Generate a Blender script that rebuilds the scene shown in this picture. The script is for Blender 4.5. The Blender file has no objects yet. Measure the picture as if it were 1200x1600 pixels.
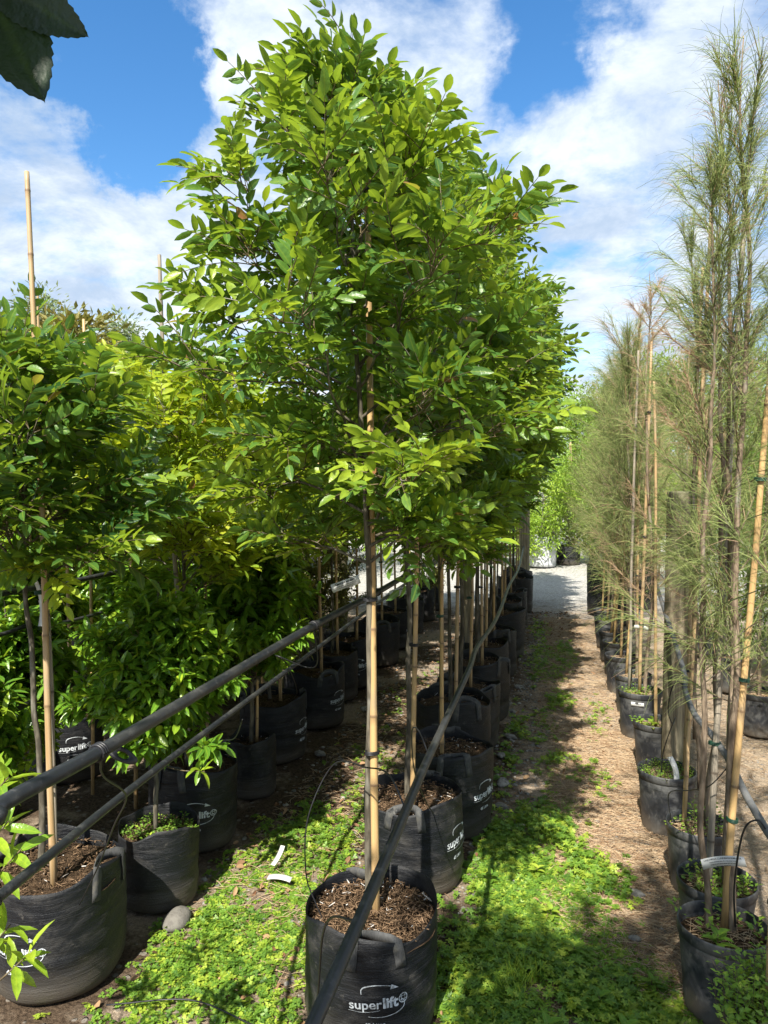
import bpy, math, random
import numpy as np
from mathutils import Vector, Matrix
R_ = math.radians
C = bpy.data.collections.new("nursery"); bpy.context.scene.collection.children.link(C)
sc = bpy.context.scene

# ------------------------------------------------------------------ camera, sky, sun, exposure
YAW, PITCH = R_(13.2), R_(-2.72)
cd = bpy.data.cameras.new("camera"); cam = bpy.data.objects.new("camera", cd); C.objects.link(cam)
cd.sensor_fit = 'VERTICAL'; cd.sensor_height = 36; cd.lens = 36 * 1180 / 1600
cd.clip_start = 0.05; cd.clip_end = 2000
cam.location = (0, 0, 1.65); cam.rotation_euler = (R_(90) + PITCH, 0, YAW)
sc.camera = cam

SUN_AZ, SUN_EL = R_(-6), R_(48)           # azimuth measured from -Y (behind the camera) towards +X
sd = Vector((math.sin(SUN_AZ) * math.cos(SUN_EL), -math.cos(SUN_AZ) * math.cos(SUN_EL), math.sin(SUN_EL)))
sl = bpy.data.lights.new("sun", 'SUN'); sl.energy = 5.0; sl.angle = R_(0.55); sl.color = (1, 0.95, 0.86)
so = bpy.data.objects.new("sun", sl); C.objects.link(so)
so.rotation_euler = sd.to_track_quat('Z', 'Y').to_euler()

w = bpy.data.worlds.new("World"); sc.world = w; w.use_nodes = True
nt = w.node_tree; nt.nodes.clear()
def N(nt, t, **k):
    n = nt.nodes.new(t)
    for a, b in k.items():
        if a == 'i':
            for kk, v in b.items(): n.inputs[kk].default_value = v
        else: setattr(n, a, b)
    return n
def L(nt, a, b): nt.links.new(a, b)
def math_(nt, op, a, b=None, c=None, clamp=False):
    n = nt.nodes.new('ShaderNodeMath'); n.operation = op; n.use_clamp = clamp
    for i, v in enumerate((a, b, c)):
        if v is None: continue
        if isinstance(v, (int, float)): n.inputs[i].default_value = v
        else: nt.links.new(v, n.inputs[i])
    return n.outputs[0]
def smooth(nt, v, a, b):
    n = nt.nodes.new('ShaderNodeMapRange'); n.interpolation_type = 'SMOOTHSTEP'; n.clamp = True
    nt.links.new(v, n.inputs[0]); n.inputs[1].default_value = a; n.inputs[2].default_value = b
    n.inputs[3].default_value = 0; n.inputs[4].default_value = 1
    return n.outputs[0]
def mixc(nt, f, a, b, mode='MIX'):
    n = nt.nodes.new('ShaderNodeMix'); n.data_type = 'RGBA'; n.blend_type = mode
    if isinstance(f, (int, float)): n.inputs[0].default_value = f
    else: nt.links.new(f, n.inputs[0])
    for i, v in ((6, a), (7, b)):
        if isinstance(v, tuple): n.inputs[i].default_value = (v + (1,))[:4]
        else: nt.links.new(v, n.inputs[i])
    return n.outputs[2]
def noise(nt, vec, scale, detail=4, rough=.55, dist=0):
    n = N(nt, 'ShaderNodeTexNoise', i={'Scale': scale, 'Detail': detail, 'Roughness': rough, 'Distortion': dist})
    if vec is not None: nt.links.new(vec, n.inputs['Vector'])
    return n.outputs['Fac']

sky = N(nt, 'ShaderNodeTexSky', sky_type='NISHITA', sun_disc=False, sun_elevation=SUN_EL, sun_rotation=math.pi - SUN_AZ,
        air_density=1.0, dust_density=0.3, ozone_density=2.0)
tc = N(nt, 'ShaderNodeTexCoord')
sep = N(nt, 'ShaderNodeSeparateXYZ'); L(nt, tc.outputs['Generated'], sep.inputs[0])
zz = math_(nt, 'ADD', math_(nt, 'MAXIMUM', sep.outputs[2], 0), .22)
cmb = N(nt, 'ShaderNodeCombineXYZ')
L(nt, math_(nt, 'DIVIDE', sep.outputs[0], zz), cmb.inputs[0]); L(nt, math_(nt, 'DIVIDE', sep.outputs[1], zz), cmb.inputs[1])
pv = cmb.outputs[0]
n1 = noise(nt, pv, 2.1, 9, .62, .25)
n2 = noise(nt, pv, 7.5, 7, .6, .1)
acc = math_(nt, 'ADD', math_(nt, 'MULTIPLY_ADD', n1, 1.7, -.35), math_(nt, 'MULTIPLY', math_(nt, 'SUBTRACT', n2, .5), .75))
_wn = N(nt, 'ShaderNodeTexNoise', i={'Scale': 7.0, 'Detail': 8, 'Roughness': .62}); L(nt, tc.outputs['Generated'], _wn.inputs['Vector'])
_ws = N(nt, 'ShaderNodeVectorMath', operation='SUBTRACT', i={1: (.5, .5, .5)}); L(nt, _wn.outputs['Color'], _ws.inputs[0])
_wm = N(nt, 'ShaderNodeVectorMath', operation='SCALE'); _wm.inputs['Scale'].default_value = .22; L(nt, _ws.outputs[0], _wm.inputs[0])
_wa = N(nt, 'ShaderNodeVectorMath', operation='ADD'); L(nt, _wm.outputs[0], _wa.inputs[0]); L(nt, tc.outputs['Generated'], _wa.inputs[1]); WARP = _wa.outputs[0]
def blob(d, r, s):
    global acc
    v = Vector(d).normalized()
    dn = N(nt, 'ShaderNodeVectorMath', operation='DISTANCE', i={1: tuple(v)})
    L(nt, WARP, dn.inputs[0])
    f = math_(nt, 'SUBTRACT', 1.0, smooth(nt, dn.outputs['Value'], r * .25, r))
    acc = math_(nt, 'ADD', acc, math_(nt, 'MULTIPLY', f, s * 1.25))
acc = math_(nt, 'ADD', acc, .19)
# gaps of clear sky and fair-weather clouds, each at its own direction
for d, r, s in [((-.54, .70, .50), .13, -.30), ((-.465, .759, .455), .12, -.34), ((-.44, .77, .42), .10, -.34), ((-.47, .785, .40), .09, -.30),
                ((-.50, .78, .385), .07, -.2), ((-.43, .74, .52), .12, -.2), ((-.41, .785, .47), .07, -.15),
                ((-.483, .768, .421), .035, .30), ((-.01, .876, .482), .10, -.24), ((-.024, .90, .433), .09, -.22),
                ((-.003, .85, .53), .12, -.12), ((-.30, .84, .47), .12, .10), ((-.56, .79, .28), .25, .14), ((.18, .92, .36), .25, .06),
                ((-.60, .80, .05), .13, -.05), ((.1, .98, .2), .3, .05), ((-.30, .95, .12), .2, .03)]:
    blob(d, r, s)
cl = smooth(nt, acc, .33, .88)
n3 = noise(nt, pv, 3.0, 9, .66, .3)
n4 = noise(nt, pv, 1.2, 3, .5, 0)
shade = smooth(nt, math_(nt, 'ADD', math_(nt, 'MULTIPLY', n3, .6), math_(nt, 'MULTIPLY', n4, .4)), .38, .60)
ccol = mixc(nt, shade, (2.5, 3.15, 4.1), (4.75, 5.1, 5.5))
hsv = N(nt, 'ShaderNodeHueSaturation', i={'Saturation': 1.3, 'Value': 1.0}); L(nt, sky.outputs[0], hsv.inputs['Color'])
skyc = mixc(nt, cl, hsv.outputs[0], ccol)
bg = N(nt, 'ShaderNodeBackground', i={'Strength': 0.105}); L(nt, skyc, bg.inputs[0])
wo = N(nt, 'ShaderNodeOutputWorld'); L(nt, bg.outputs[0], wo.inputs[0])

sc.view_settings.view_transform = 'Standard'; sc.view_settings.look = 'None'
sc.view_settings.exposure = 1.1; sc.view_settings.gamma = 1
cy = sc.cycles
cy.max_bounces = 8; cy.diffuse_bounces = 5; cy.glossy_bounces = 2; cy.transmission_bounces = 4; cy.transparent_max_bounces = 4
cy.use_denoising = True; cy.sample_clamp_indirect = 6; cy.caustics_reflective = False; cy.caustics_refractive = False

# ------------------------------------------------------------------ materials
MATS = {}
def mat(name, f):
    if name in MATS: return MATS[name]
    m = bpy.data.materials.new(name); m.use_nodes = True; t = m.node_tree; t.nodes.clear()
    out = N(t, 'ShaderNodeOutputMaterial'); sh = f(t); L(t, sh, out.inputs[0]); MATS[name] = m
    return m
def pbsdf(t, col, rough=.5, spec=.5, bump=None, bd=.01, metallic=0, **k):
    p = N(t, 'ShaderNodeBsdfPrincipled')
    for key, v in (('Base Color', col), ('Roughness', rough), ('Specular IOR Level', spec), ('Metallic', metallic)):
        if isinstance(v, (int, float)): p.inputs[key].default_value = v
        elif isinstance(v, tuple): p.inputs[key].default_value = (v + (1,))[:4]
        else: L(t, v, p.inputs[key])
    if bump is not None:
        b = N(t, 'ShaderNodeBump', i={'Strength': 1.0, 'Distance': bd}); L(t, bump, b.inputs['Height']); L(t, b.outputs[0], p.inputs['Normal'])
    return p.outputs[0]
def objco(t): return N(t, 'ShaderNodeTexCoord').outputs['Object']
def scaled(t, vec, s):
    n = N(t, 'ShaderNodeMapping'); n.inputs['Scale'].default_value = s; L(t, vec, n.inputs[0]); return n.outputs[0]
def attr(t, name): return N(t, 'ShaderNodeAttribute', attribute_name=name).outputs['Fac']

def leaf_mat(name, dark, mid, young, rough=.38, trans=.35, brown=None):
    def f(t):
        tone = attr(t, 'tone'); rib = attr(t, 'rib')
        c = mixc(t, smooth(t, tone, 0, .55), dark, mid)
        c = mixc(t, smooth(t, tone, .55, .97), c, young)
        if brown: c = mixc(t, smooth(t, tone, .975, .99), c, brown)
        c = mixc(t, math_(t, 'MULTIPLY', math_(t, 'SUBTRACT', 1.0, smooth(t, rib, 0, .22)), .35), c, (young[0] * 1.1, young[1] * 1.05, young[2]))
        nz = noise(t, objco(t), 60, 3)
        c = mixc(t, math_(t, 'MULTIPLY', smooth(t, nz, .45, .7), .35), c, (dark[0] * .8, dark[1] * .8, dark[2]))
        p = pbsdf(t, c, rough, .5, bump=noise(t, objco(t), 130, 2), bd=.0012)
        tr = N(t, 'ShaderNodeBsdfTranslucent')
        L(t, mixc(t, .5, c, (young[0] * 1.25, young[1] * 1.2, young[2] * .5)), tr.inputs[0])
        mx = N(t, 'ShaderNodeMixShader', i={0: trans}); L(t, p, mx.inputs[1]); L(t, tr.outputs[0], mx.inputs[2])
        return mx.outputs[0]
    return mat(name, f)
M_TITOKI = leaf_mat('pinnate_leaf', (.028, .090, .022), (.105, .225, .034), (.34, .45, .038), .36, .44, (.30, .13, .05))
M_SUNLIT = leaf_mat('sunlit_pinnate_leaf', (.07, .175, .024), (.27, .41, .034), (.50, .55, .04), .42, .5, (.36, .17, .05))  # lighter copy of the pinnate leaf, full sun put into the colour
M_SHRUB = leaf_mat('glossy_leaf', (.04, .12, .018), (.13, .28, .024), (.40, .52, .036), .30, .35, (.42, .44, .05))
M_OLIVE = leaf_mat('olive_leaf', (.07, .085, .025), (.15, .17, .04), (.28, .24, .07), .5, .3, (.30, .14, .05))
M_FAR = leaf_mat('distant_leaf', (.08, .18, .025), (.22, .36, .035), (.38, .50, .05), .5, .35)
M_WILLOW = leaf_mat('willow_leaf', (.12, .18, .10), (.20, .27, .14), (.32, .35, .18), .5, .35)
M_WEED = leaf_mat('weed_leaf', (.05, .14, .024), (.16, .31, .034), (.40, .50, .055), .5, .35)
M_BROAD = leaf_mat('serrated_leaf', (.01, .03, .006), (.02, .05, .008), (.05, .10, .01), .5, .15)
def needle(t):
    tone = attr(t, 'tone')
    c = mixc(t, smooth(t, tone, 0, .5), (.16, .22, .07), (.42, .48, .17))
    c = mixc(t, smooth(t, tone, .5, .62), c, (.50, .34, .20))
    c = mixc(t, smooth(t, tone, .62, 1), c, (.62, .45, .30))
    p = pbsdf(t, c, .6, .2)
    tr = N(t, 'ShaderNodeBsdfTranslucent'); L(t, c, tr.inputs[0])
    mx = N(t, 'ShaderNodeMixShader', i={0: .3}); L(t, p, mx.inputs[1]); L(t, tr.outputs[0], mx.inputs[2])
    return mx.outputs[0]
M_NEEDLE = mat('needle', needle)
def bark_f(a, b):
    def f(t):
        o = objco(t); n = noise(t, scaled(t, o, (60, 60, 14)), 1, 5)
        n2_ = noise(t, scaled(t, o, (20, 20, 5)), 1, 3)
        c = mixc(t, smooth(t, n, .35, .7), a, b); c = mixc(t, smooth(t, n2_, .55, .7), c, (.24, .23, .19))
        return pbsdf(t, c, .8, .2, bump=n, bd=.002)
    return f
M_BARK = mat('grey_brown_bark', bark_f((.06, .052, .038), (.17, .15, .11)))
M_BARKR = mat('casuarina_bark', bark_f((.12, .088, .06), (.28, .215, .15)))
M_TWIG = mat('green_brown_twig', bark_f((.09, .07, .04), (.17, .13, .07)))
def bamboo(t):
    o = objco(t); n = noise(t, scaled(t, o, (90, 90, 3)), 1, 4); n2_ = noise(t, scaled(t, o, (10, 10, 5)), 1, 4)
    oi = N(t, 'ShaderNodeObjectInfo').outputs['Random']
    c = mixc(t, oi, (.50, .33, .14), (.42, .30, .17))
    c = mixc(t, smooth(t, n, .4, .7), c, (.34, .22, .10)); c = mixc(t, math_(t, 'MULTIPLY', smooth(t, n2_, .5, .7), .6), c, (.27, .22, .15))
    c = mixc(t, attr(t, 'node'), c, (.20, .13, .07))
    return pbsdf(t, c, .45, .4, bump=n, bd=.0006)
M_BAMBOO = mat('bamboo', bamboo)
def greycane(t):
    o = objco(t); n = noise(t, scaled(t, o, (120, 120, 4)), 1, 4)
    c = mixc(t, smooth(t, n, .4, .65), (.30, .26, .20), (.17, .15, .12)); c = mixc(t, attr(t, 'node'), c, (.10, .08, .06))
    return pbsdf(t, c, .7, .2, bump=n, bd=.0008)
M_GREYCANE = mat('weathered_bamboo', greycane)
def bagm(t):
    o = objco(t)
    g = N(t, 'ShaderNodeSeparateXYZ'); L(t, o, g.inputs[0])
    oi = N(t, 'ShaderNodeObjectInfo').outputs['Random']
    off = N(t, 'ShaderNodeVectorMath', operation='ADD'); L(t, o, off.inputs[0])
    cb = N(t, 'ShaderNodeCombineXYZ'); L(t, math_(t, 'MULTIPLY', oi, 9), cb.inputs[0]); L(t, cb.outputs[0], off.inputs[1]); ov = off.outputs[0]
    cre = noise(t, scaled(t, ov, (5, 5, 62)), 1, 6, .65, .9)
    du = noise(t, scaled(t, ov, (7, 7, 10)), 1, 7, .7, .6)
    wv = noise(t, scaled(t, ov, (260, 260, 500)), 1, 1)
    sm = noise(t, scaled(t, ov, (30, 30, 30)), 1, 5, .7)
    c = mixc(t, smooth(t, du, .46, .72), (.006, .007, .009), (.040, .038, .035))
    low = math_(t, 'SUBTRACT', 1.0, smooth(t, math_(t, 'ADD', g.outputs[2], math_(t, 'MULTIPLY', math_(t, 'SUBTRACT', du, .5), .22)), .0, .15))
    c = mixc(t, math_(t, 'MULTIPLY', low, .75), c, (.10, .085, .065))
    scr = smooth(t, cre, .64, .70)
    c = mixc(t, math_(t, 'MULTIPLY', scr, .22), c, (.11, .11, .11))
    c = mixc(t, math_(t, 'MULTIPLY', smooth(t, sm, .60, .72), .45), c, (.12, .11, .095))
    hh = math_(t, 'ADD', math_(t, 'MULTIPLY', cre, .42), math_(t, 'MULTIPLY', wv, .12))
    return pbsdf(t, c, mixr(t, du, .36, .7), .42, bump=hh, bd=.010)
def mixr(t, f, a, b):
    n = N(t, 'ShaderNodeMapRange', i={1: .3, 2: .7, 3: a, 4: b}); L(t, f, n.inputs[0]); return n.outputs[0]
M_BAG = mat('black_woven_plastic', bagm)
def clearbag(t):
    n = noise(t, scaled(t, objco(t), (14, 14, 8)), 1, 5)
    return pbsdf(t, mixc(t, n, (.35, .36, .37), (.60, .61, .62)), .35, .5, bump=n, bd=.03)
M_PALEBAG = mat('pale_plastic_film', clearbag)
def strap(t):
    o = objco(t); n = noise(t, scaled(t, o, (400, 400, 60)), 1, 2); n2_ = noise(t, o, 30, 4)
    c = mixc(t, n, (.016, .017, .018), (.10, .10, .097)); c = mixc(t, smooth(t, n2_, .5, .7), c, (.10, .095, .08))
    return pbsdf(t, c, .7, .3, bump=n, bd=.001)
M_STRAP = mat('woven_strap', strap)
def potm(t):
    o = objco(t); n = noise(t, scaled(t, o, (10, 10, 8)), 1, 7, .7, .6); n2_ = noise(t, scaled(t, o, (60, 60, 22)), 1, 3)
    g = N(t, 'ShaderNodeSeparateXYZ'); L(t, o, g.inputs[0])
    c = mixc(t, smooth(t, n, .42, .68), (.022, .024, .028), (.105, .105, .10))
    c = mixc(t, math_(t, 'MULTIPLY', smooth(t, n2_, .60, .70), .4), c, (.17, .16, .14))
    low = math_(t, 'SUBTRACT', 1.0, smooth(t, math_(t, 'ADD', g.outputs[2], math_(t, 'MULTIPLY', math_(t, 'SUBTRACT', n, .5), .15)), .0, .10))
    c = mixc(t, math_(t, 'MULTIPLY', low, .6), c, (.15, .12, .085))
    return pbsdf(t, c, mixr(t, n, .38, .65), .45, bump=n, bd=.002)
M_POT = mat('black_plastic_pot', potm)
def pipem(t):
    o = objco(t); n = noise(t, o, 40, 5, .7); n2_ = noise(t, o, 7, 4)
    c = mixc(t, smooth(t, n, .5, .75), (.018, .020, .024), (.075, .075, .072)); c = mixc(t, math_(t, 'MULTIPLY', smooth(t, n2_, .5, .7), .5), c, (.07, .068, .062))
    return pbsdf(t, c, mixr(t, n, .30, .55), .5, bump=n, bd=.0006)
M_PIPE = mat('black_polythene_pipe', pipem)
M_BLACK = mat('black_rubber', lambda t: pbsdf(t, (.014, .014, .016), .45, .5))
def greypipe(t):
    n = noise(t, objco(t), 30, 5, .7)
    return pbsdf(t, mixc(t, n, (.05, .055, .06), (.19, .19, .185)), .5, .4, bump=n, bd=.001)
M_GREYPIPE = mat('dusty_pipe', greypipe)
M_TIE = mat('green_tie', lambda t: pbsdf(t, (.012, .05, .03), .5, .4))
def logo_m(t):
    n = noise(t, objco(t), 45, 5, .7)
    return pbsdf(t, mixc(t, smooth(t, n, .45, .68), (.62, .66, .68), (.22, .23, .23)), .6, .3)
M_LOGO = mat('white_print', logo_m)
M_TAG = mat('plant_label_film', lambda t: pbsdf(t, mixc(t, noise(t, objco(t), 30, 3), (.66, .67, .65), (.42, .42, .39)), .4, .4))
M_INK = mat('label_ink', lambda t: pbsdf(t, (.03, .03, .035), .6, .2))
def soilm(t):
    o = objco(t); n = noise(t, o, 70, 6, .75); v = noise(t, scaled(t, o, (1, 1, 1)), 260, 3)
    c = mixc(t, smooth(t, n, .35, .65), (.035, .022, .013), (.13, .085, .05)); c = mixc(t, smooth(t, v, .66, .74), c, (.32, .28, .22))
    return pbsdf(t, c, .95, .1, bump=math_(t, 'ADD', n, v), bd=.012)
M_SOIL = mat('potting_mix', soilm)
def chipm(t):
    tone = attr(t, 'tone')
    c = mixc(t, tone, (.06, .035, .018), (.26, .17, .10)); c = mixc(t, smooth(t, tone, .95, .97), c, (.6, .58, .54))
    return pbsdf(t, c, .85, .15)
M_CHIP = mat('bark_chips', chipm)
def straw(t):
    tone = attr(t, 'tone')
    c = mixc(t, tone, (.26, .15, .08), (.58, .45, .29)); return pbsdf(t, c, .8, .2)
M_STRAW = mat('fallen_needles', straw)
def deadleaf(t):
    tone = attr(t, 'tone'); c = mixc(t, tone, (.13, .06, .03), (.36, .23, .12)); return pbsdf(t, c, .7, .25)
M_DEAD = mat('dead_leaf', deadleaf)
def stone(t):
    o = objco(t); n = noise(t, o, 35, 6, .7); tone = attr(t, 'tone')
    c = mixc(t, tone, (.15, .14, .12), (.40, .38, .34)); c = mixc(t, smooth(t, n, .4, .62), c, (.13, .12, .105))
    return pbsdf(t, c, .85, .25, bump=n, bd=.004)
M_STONE = mat('river_stone', stone)
def postm(t):
    o = objco(t); n = noise(t, scaled(t, o, (45, 45, 3)), 1, 6, .7); n2_ = noise(t, scaled(t, o, (9, 9, 3)), 1, 5, .6)
    c = mixc(t, smooth(t, n, .35, .65), (.13, .105, .07), (.38, .32, .21)); c = mixc(t, smooth(t, n2_, .44, .62), c, (.15, .145, .085))
    return pbsdf(t, c, .9, .15, bump=n, bd=.006)
M_POST = mat('weathered_post', postm)
def groundm(t):
    geo = N(t, 'ShaderNodeNewGeometry'); P = geo.outputs['Position']
    g = N(t, 'ShaderNodeSeparateXYZ'); L(t, P, g.inputs[0]); x, y = g.outputs[0], g.outputs[1]
    big = noise(t, P, 1.3, 5, .6); mid = noise(t, P, 9, 6, .7); fine = noise(t, P, 85, 5, .75)
    vor = N(t, 'ShaderNodeTexVoronoi', i={'Scale': 62.0, 'Randomness': 1.0}); L(t, P, vor.inputs['Vector'])
    vor2 = N(t, 'ShaderNodeTexVoronoi', i={'Scale': 27.0, 'Randomness': 1.0}); L(t, P, vor2.inputs['Vector'])
    soil = mixc(t, smooth(t, fine, .35, .68), (.045, .030, .019), (.150, .105, .068))
    straws = noise(t, scaled(t, P, (34, 190, 60)), 1, 3, .7, 1.6); straws2 = noise(t, scaled(t, P, (200, 40, 60)), 1, 3, .7, 1.6)
    st = math_(t, 'MAXIMUM', straws, straws2)
    lit = mixc(t, smooth(t, st, .48, .70), (.29, .225, .16), (.62, .50, .37))
    # needle litter and dry earth on the walking side, dark soil between the bags
    path = smooth(t, math_(t, 'ADD', x, math_(t, 'MULTIPLY', math_(t, 'SUBTRACT', mid, .5), .7)), -.38, -.02)
    path = math_(t, 'MAXIMUM', path, math_(t, 'MULTIPLY', smooth(t, math_(t, 'ADD', big, math_(t, 'MULTIPLY', mid, .3)), .62, .74), .7))
    c = mixc(t, path, soil, lit)
    gc = mixc(t, N(t, 'ShaderNodeSeparateColor').outputs[0] if False else vor.outputs['Color'], (.30, .285, .26), (.56, .54, .50))
    bw = N(t, 'ShaderNodeRGBToBW'); L(t, vor.outputs['Color'], bw.inputs[0]); gc = mixc(t, bw.outputs[0], (.25, .24, .215), (.55, .53, .49))
    gv = smooth(t, math_(t, 'ADD', y, math_(t, 'MULTIPLY', math_(t, 'SUBTRACT', mid, .5), 3.5)), 8.6, 10.6)
    bw2 = N(t, 'ShaderNodeRGBToBW'); L(t, vor2.outputs['Color'], bw2.inputs[0])
    peb = math_(t, 'MULTIPLY', smooth(t, bw2.outputs[0], .60, .64), math_(t, 'SUBTRACT', 1.0, smooth(t, vor2.outputs['Distance'], .22, .34)))
    c = mixc(t, math_(t, 'MULTIPLY', peb, .65), c, (.30, .275, .235))
    c = mixc(t, gv, c, gc)
    hgt = math_(t, 'ADD', math_(t, 'MULTIPLY', fine, .6), math_(t, 'ADD', math_(t, 'MULTIPLY', st, .5), math_(t, 'MULTIPLY', peb, .6)))
    hgt = math_(t, 'SUBTRACT', hgt, math_(t, 'MULTIPLY', vor.outputs['Distance'], .3))
    return pbsdf(t, c, .95, .12, bump=hgt, bd=.014)
M_GROUND = mat('nursery_ground', groundm)

# ------------------------------------------------------------------ mesh builder
class MB:
    def __init__(s): s.V = []; s.n = 0; s.F = {3: [], 4: []}; s.big = []; s.A = {}
    def add(s, V, tris=None, quads=None, polys=None, **at):
        V = np.asarray(V, dtype=np.float32).reshape(-1, 3); k = len(V)
        for sz, f in ((3, tris), (4, quads)):
            if f is not None and len(f): s.F[sz].append(np.asarray(f, dtype=np.int64) + s.n)
        if polys: s.big += [[i + s.n for i in p] for p in polys]
        for a in set(list(s.A) + list(at)):
            if a not in s.A: s.A[a] = [np.zeros(s.n, np.float32)] if s.n else []
            v = at.get(a, 0.0); s.A[a].append(np.broadcast_to(np.asarray(v, np.float32), (k,)).copy())
        s.V.append(V); s.n += k
    def mesh(s, name, m, smooth=True):
        me = bpy.data.meshes.new(name)
        V = np.concatenate(s.V) if s.V else np.zeros((0, 3), np.float32)
        loops = []; starts = []; tot = 0
        for sz in (3, 4):
            if s.F[sz]:
                f = np.concatenate(s.F[sz]); loops.append(f.reshape(-1)); starts.append(tot + np.arange(len(f)) * sz); tot += f.size
        for p in s.big:
            loops.append(np.array(p)); starts.append(np.array([tot])); tot += len(p)
        loops = np.concatenate(loops); starts = np.concatenate(starts)
        me.vertices.add(len(V)); me.vertices.foreach_set('co', V.reshape(-1))
        me.loops.add(tot); me.loops.foreach_set('vertex_index', loops.astype(np.int32))
        me.polygons.add(len(starts)); me.polygons.foreach_set('loop_start', starts.astype(np.int32))
        if smooth: me.polygons.foreach_set('use_smooth', np.ones(len(starts), bool))
        for a, v in s.A.items():
            at = me.attributes.new(a, 'FLOAT', 'POINT'); at.data.foreach_set('value', np.concatenate(v))
        me.update(calc_edges=True); me.validate()
        me.materials.append(m); return me
    def obj(s, name, m, parent=None, smooth=True):
        return link(name, s.mesh(name, m, smooth), parent)
def link(name, me, parent=None):
    o = bpy.data.objects.new(name, me); C.objects.link(o)
    if parent is not None: o.parent = parent
    return o
def tag(o, label=None, cat=None, group=None, kind=None):
    if label: o['label'] = label
    if cat: o['category'] = cat
    if group: o['group'] = group
    if kind: o['kind'] = kind
    return o
def empty(name, loc=(0, 0, 0), rz=0, **k):
    o = bpy.data.objects.new(name, None); C.objects.link(o); o.location = loc; o.rotation_euler = (0, 0, rz); o.empty_display_size = .05
    return tag(o, **k)
def dup(root, loc, rz=0, sc_=1.0, label=None, group=None, rot=None):
    r = root.copy(); C.objects.link(r); r.location = loc; r.rotation_euler = rot or (0, 0, rz); r.scale = (sc_,) * 3
    if label: r['label'] = label
    if group: r['group'] = group
    for ch in list(root.children):
        c = ch.copy(); C.objects.link(c); c.parent = r
        for g in ch.children:
            d = g.copy(); C.objects.link(d); d.parent = c
    return r

def tube_arrays(pts, radii, sides=8, cap=True):
    P = np.asarray(pts, float); n = len(P); rad = np.broadcast_to(np.asarray(radii, float), (n,))
    T = np.gradient(P, axis=0); T /= np.linalg.norm(T, axis=1)[:, None] + 1e-9
    ref = np.array([0, 0, 1.0]) if abs(T[0, 2]) < .9 else np.array([1.0, 0, 0])
    Bs = []; b = np.cross(T[0], ref); b /= np.linalg.norm(b)
    for i in range(n):
        b = b - T[i] * (b @ T[i]); b /= np.linalg.norm(b) + 1e-9; Bs.append(b)
    B = np.array(Bs); Nn = np.cross(T, B)
    a = np.arange(sides) / sides * 2 * np.pi
    V = P[:, None] + rad[:, None, None] * (np.cos(a)[None, :, None] * B[:, None] + np.sin(a)[None, :, None] * Nn[:, None])
    V = V.reshape(-1, 3)
    i = np.arange(n - 1)[:, None] * sides; j = np.arange(sides)[None]; j2 = (j + 1) % sides
    q = np.stack([i + j, i + j2, i + sides + j2, i + sides + j], -1).reshape(-1, 4)
    polys = [list(range(sides))[::-1], list(range((n - 1) * sides, n * sides))] if cap and sides > 3 else []
    return V, q, polys
def tube(mb, pts, radii, sides=8, cap=True, **at):
    V, q, p = tube_arrays(pts, radii, sides, cap); mb.add(V, quads=q, polys=p, **at)
def catmull(pts, k=8):
    P = np.asarray(pts, float); P = np.vstack([2 * P[0] - P[1], P, 2 * P[-1] - P[-2]]); out = []
    for i in range(1, len(P) - 2):
        for t in np.arange(k) / k:
            out.append(.5 * ((2 * P[i]) + (-P[i-1] + P[i+1]) * t + (2*P[i-1] - 5*P[i] + 4*P[i+1] - P[i+2]) * t*t + (-P[i-1] + 3*P[i] - 3*P[i+1] + P[i+2]) * t**3))
    out.append(P[-2]); return np.array(out)
def lathe(mb, prof, n=40, rf=None, **at):
    """prof: (r, z) list; rf(theta, r, z) -> (r, z)"""
    th = np.arange(n) / n * 2 * np.pi; rows = []
    for r, z in prof:
        rr, zz_ = (np.full(n, r), np.full(n, z)) if rf is None else rf(th, r, z)
        rows.append(np.stack([rr * np.cos(th), rr * np.sin(th), np.broadcast_to(zz_, (n,))], -1))
    V = np.array(rows).reshape(-1, 3); k = len(prof)
    i = np.arange(k - 1)[:, None] * n; j = np.arange(n)[None]; j2 = (j + 1) % n
    mb.add(V, quads=np.stack([i + j, i + j2, i + n + j2, i + n + j], -1).reshape(-1, 4), **at)
def norm(v): return v / (np.linalg.norm(v, axis=-1, keepdims=True) + 1e-9)

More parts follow.
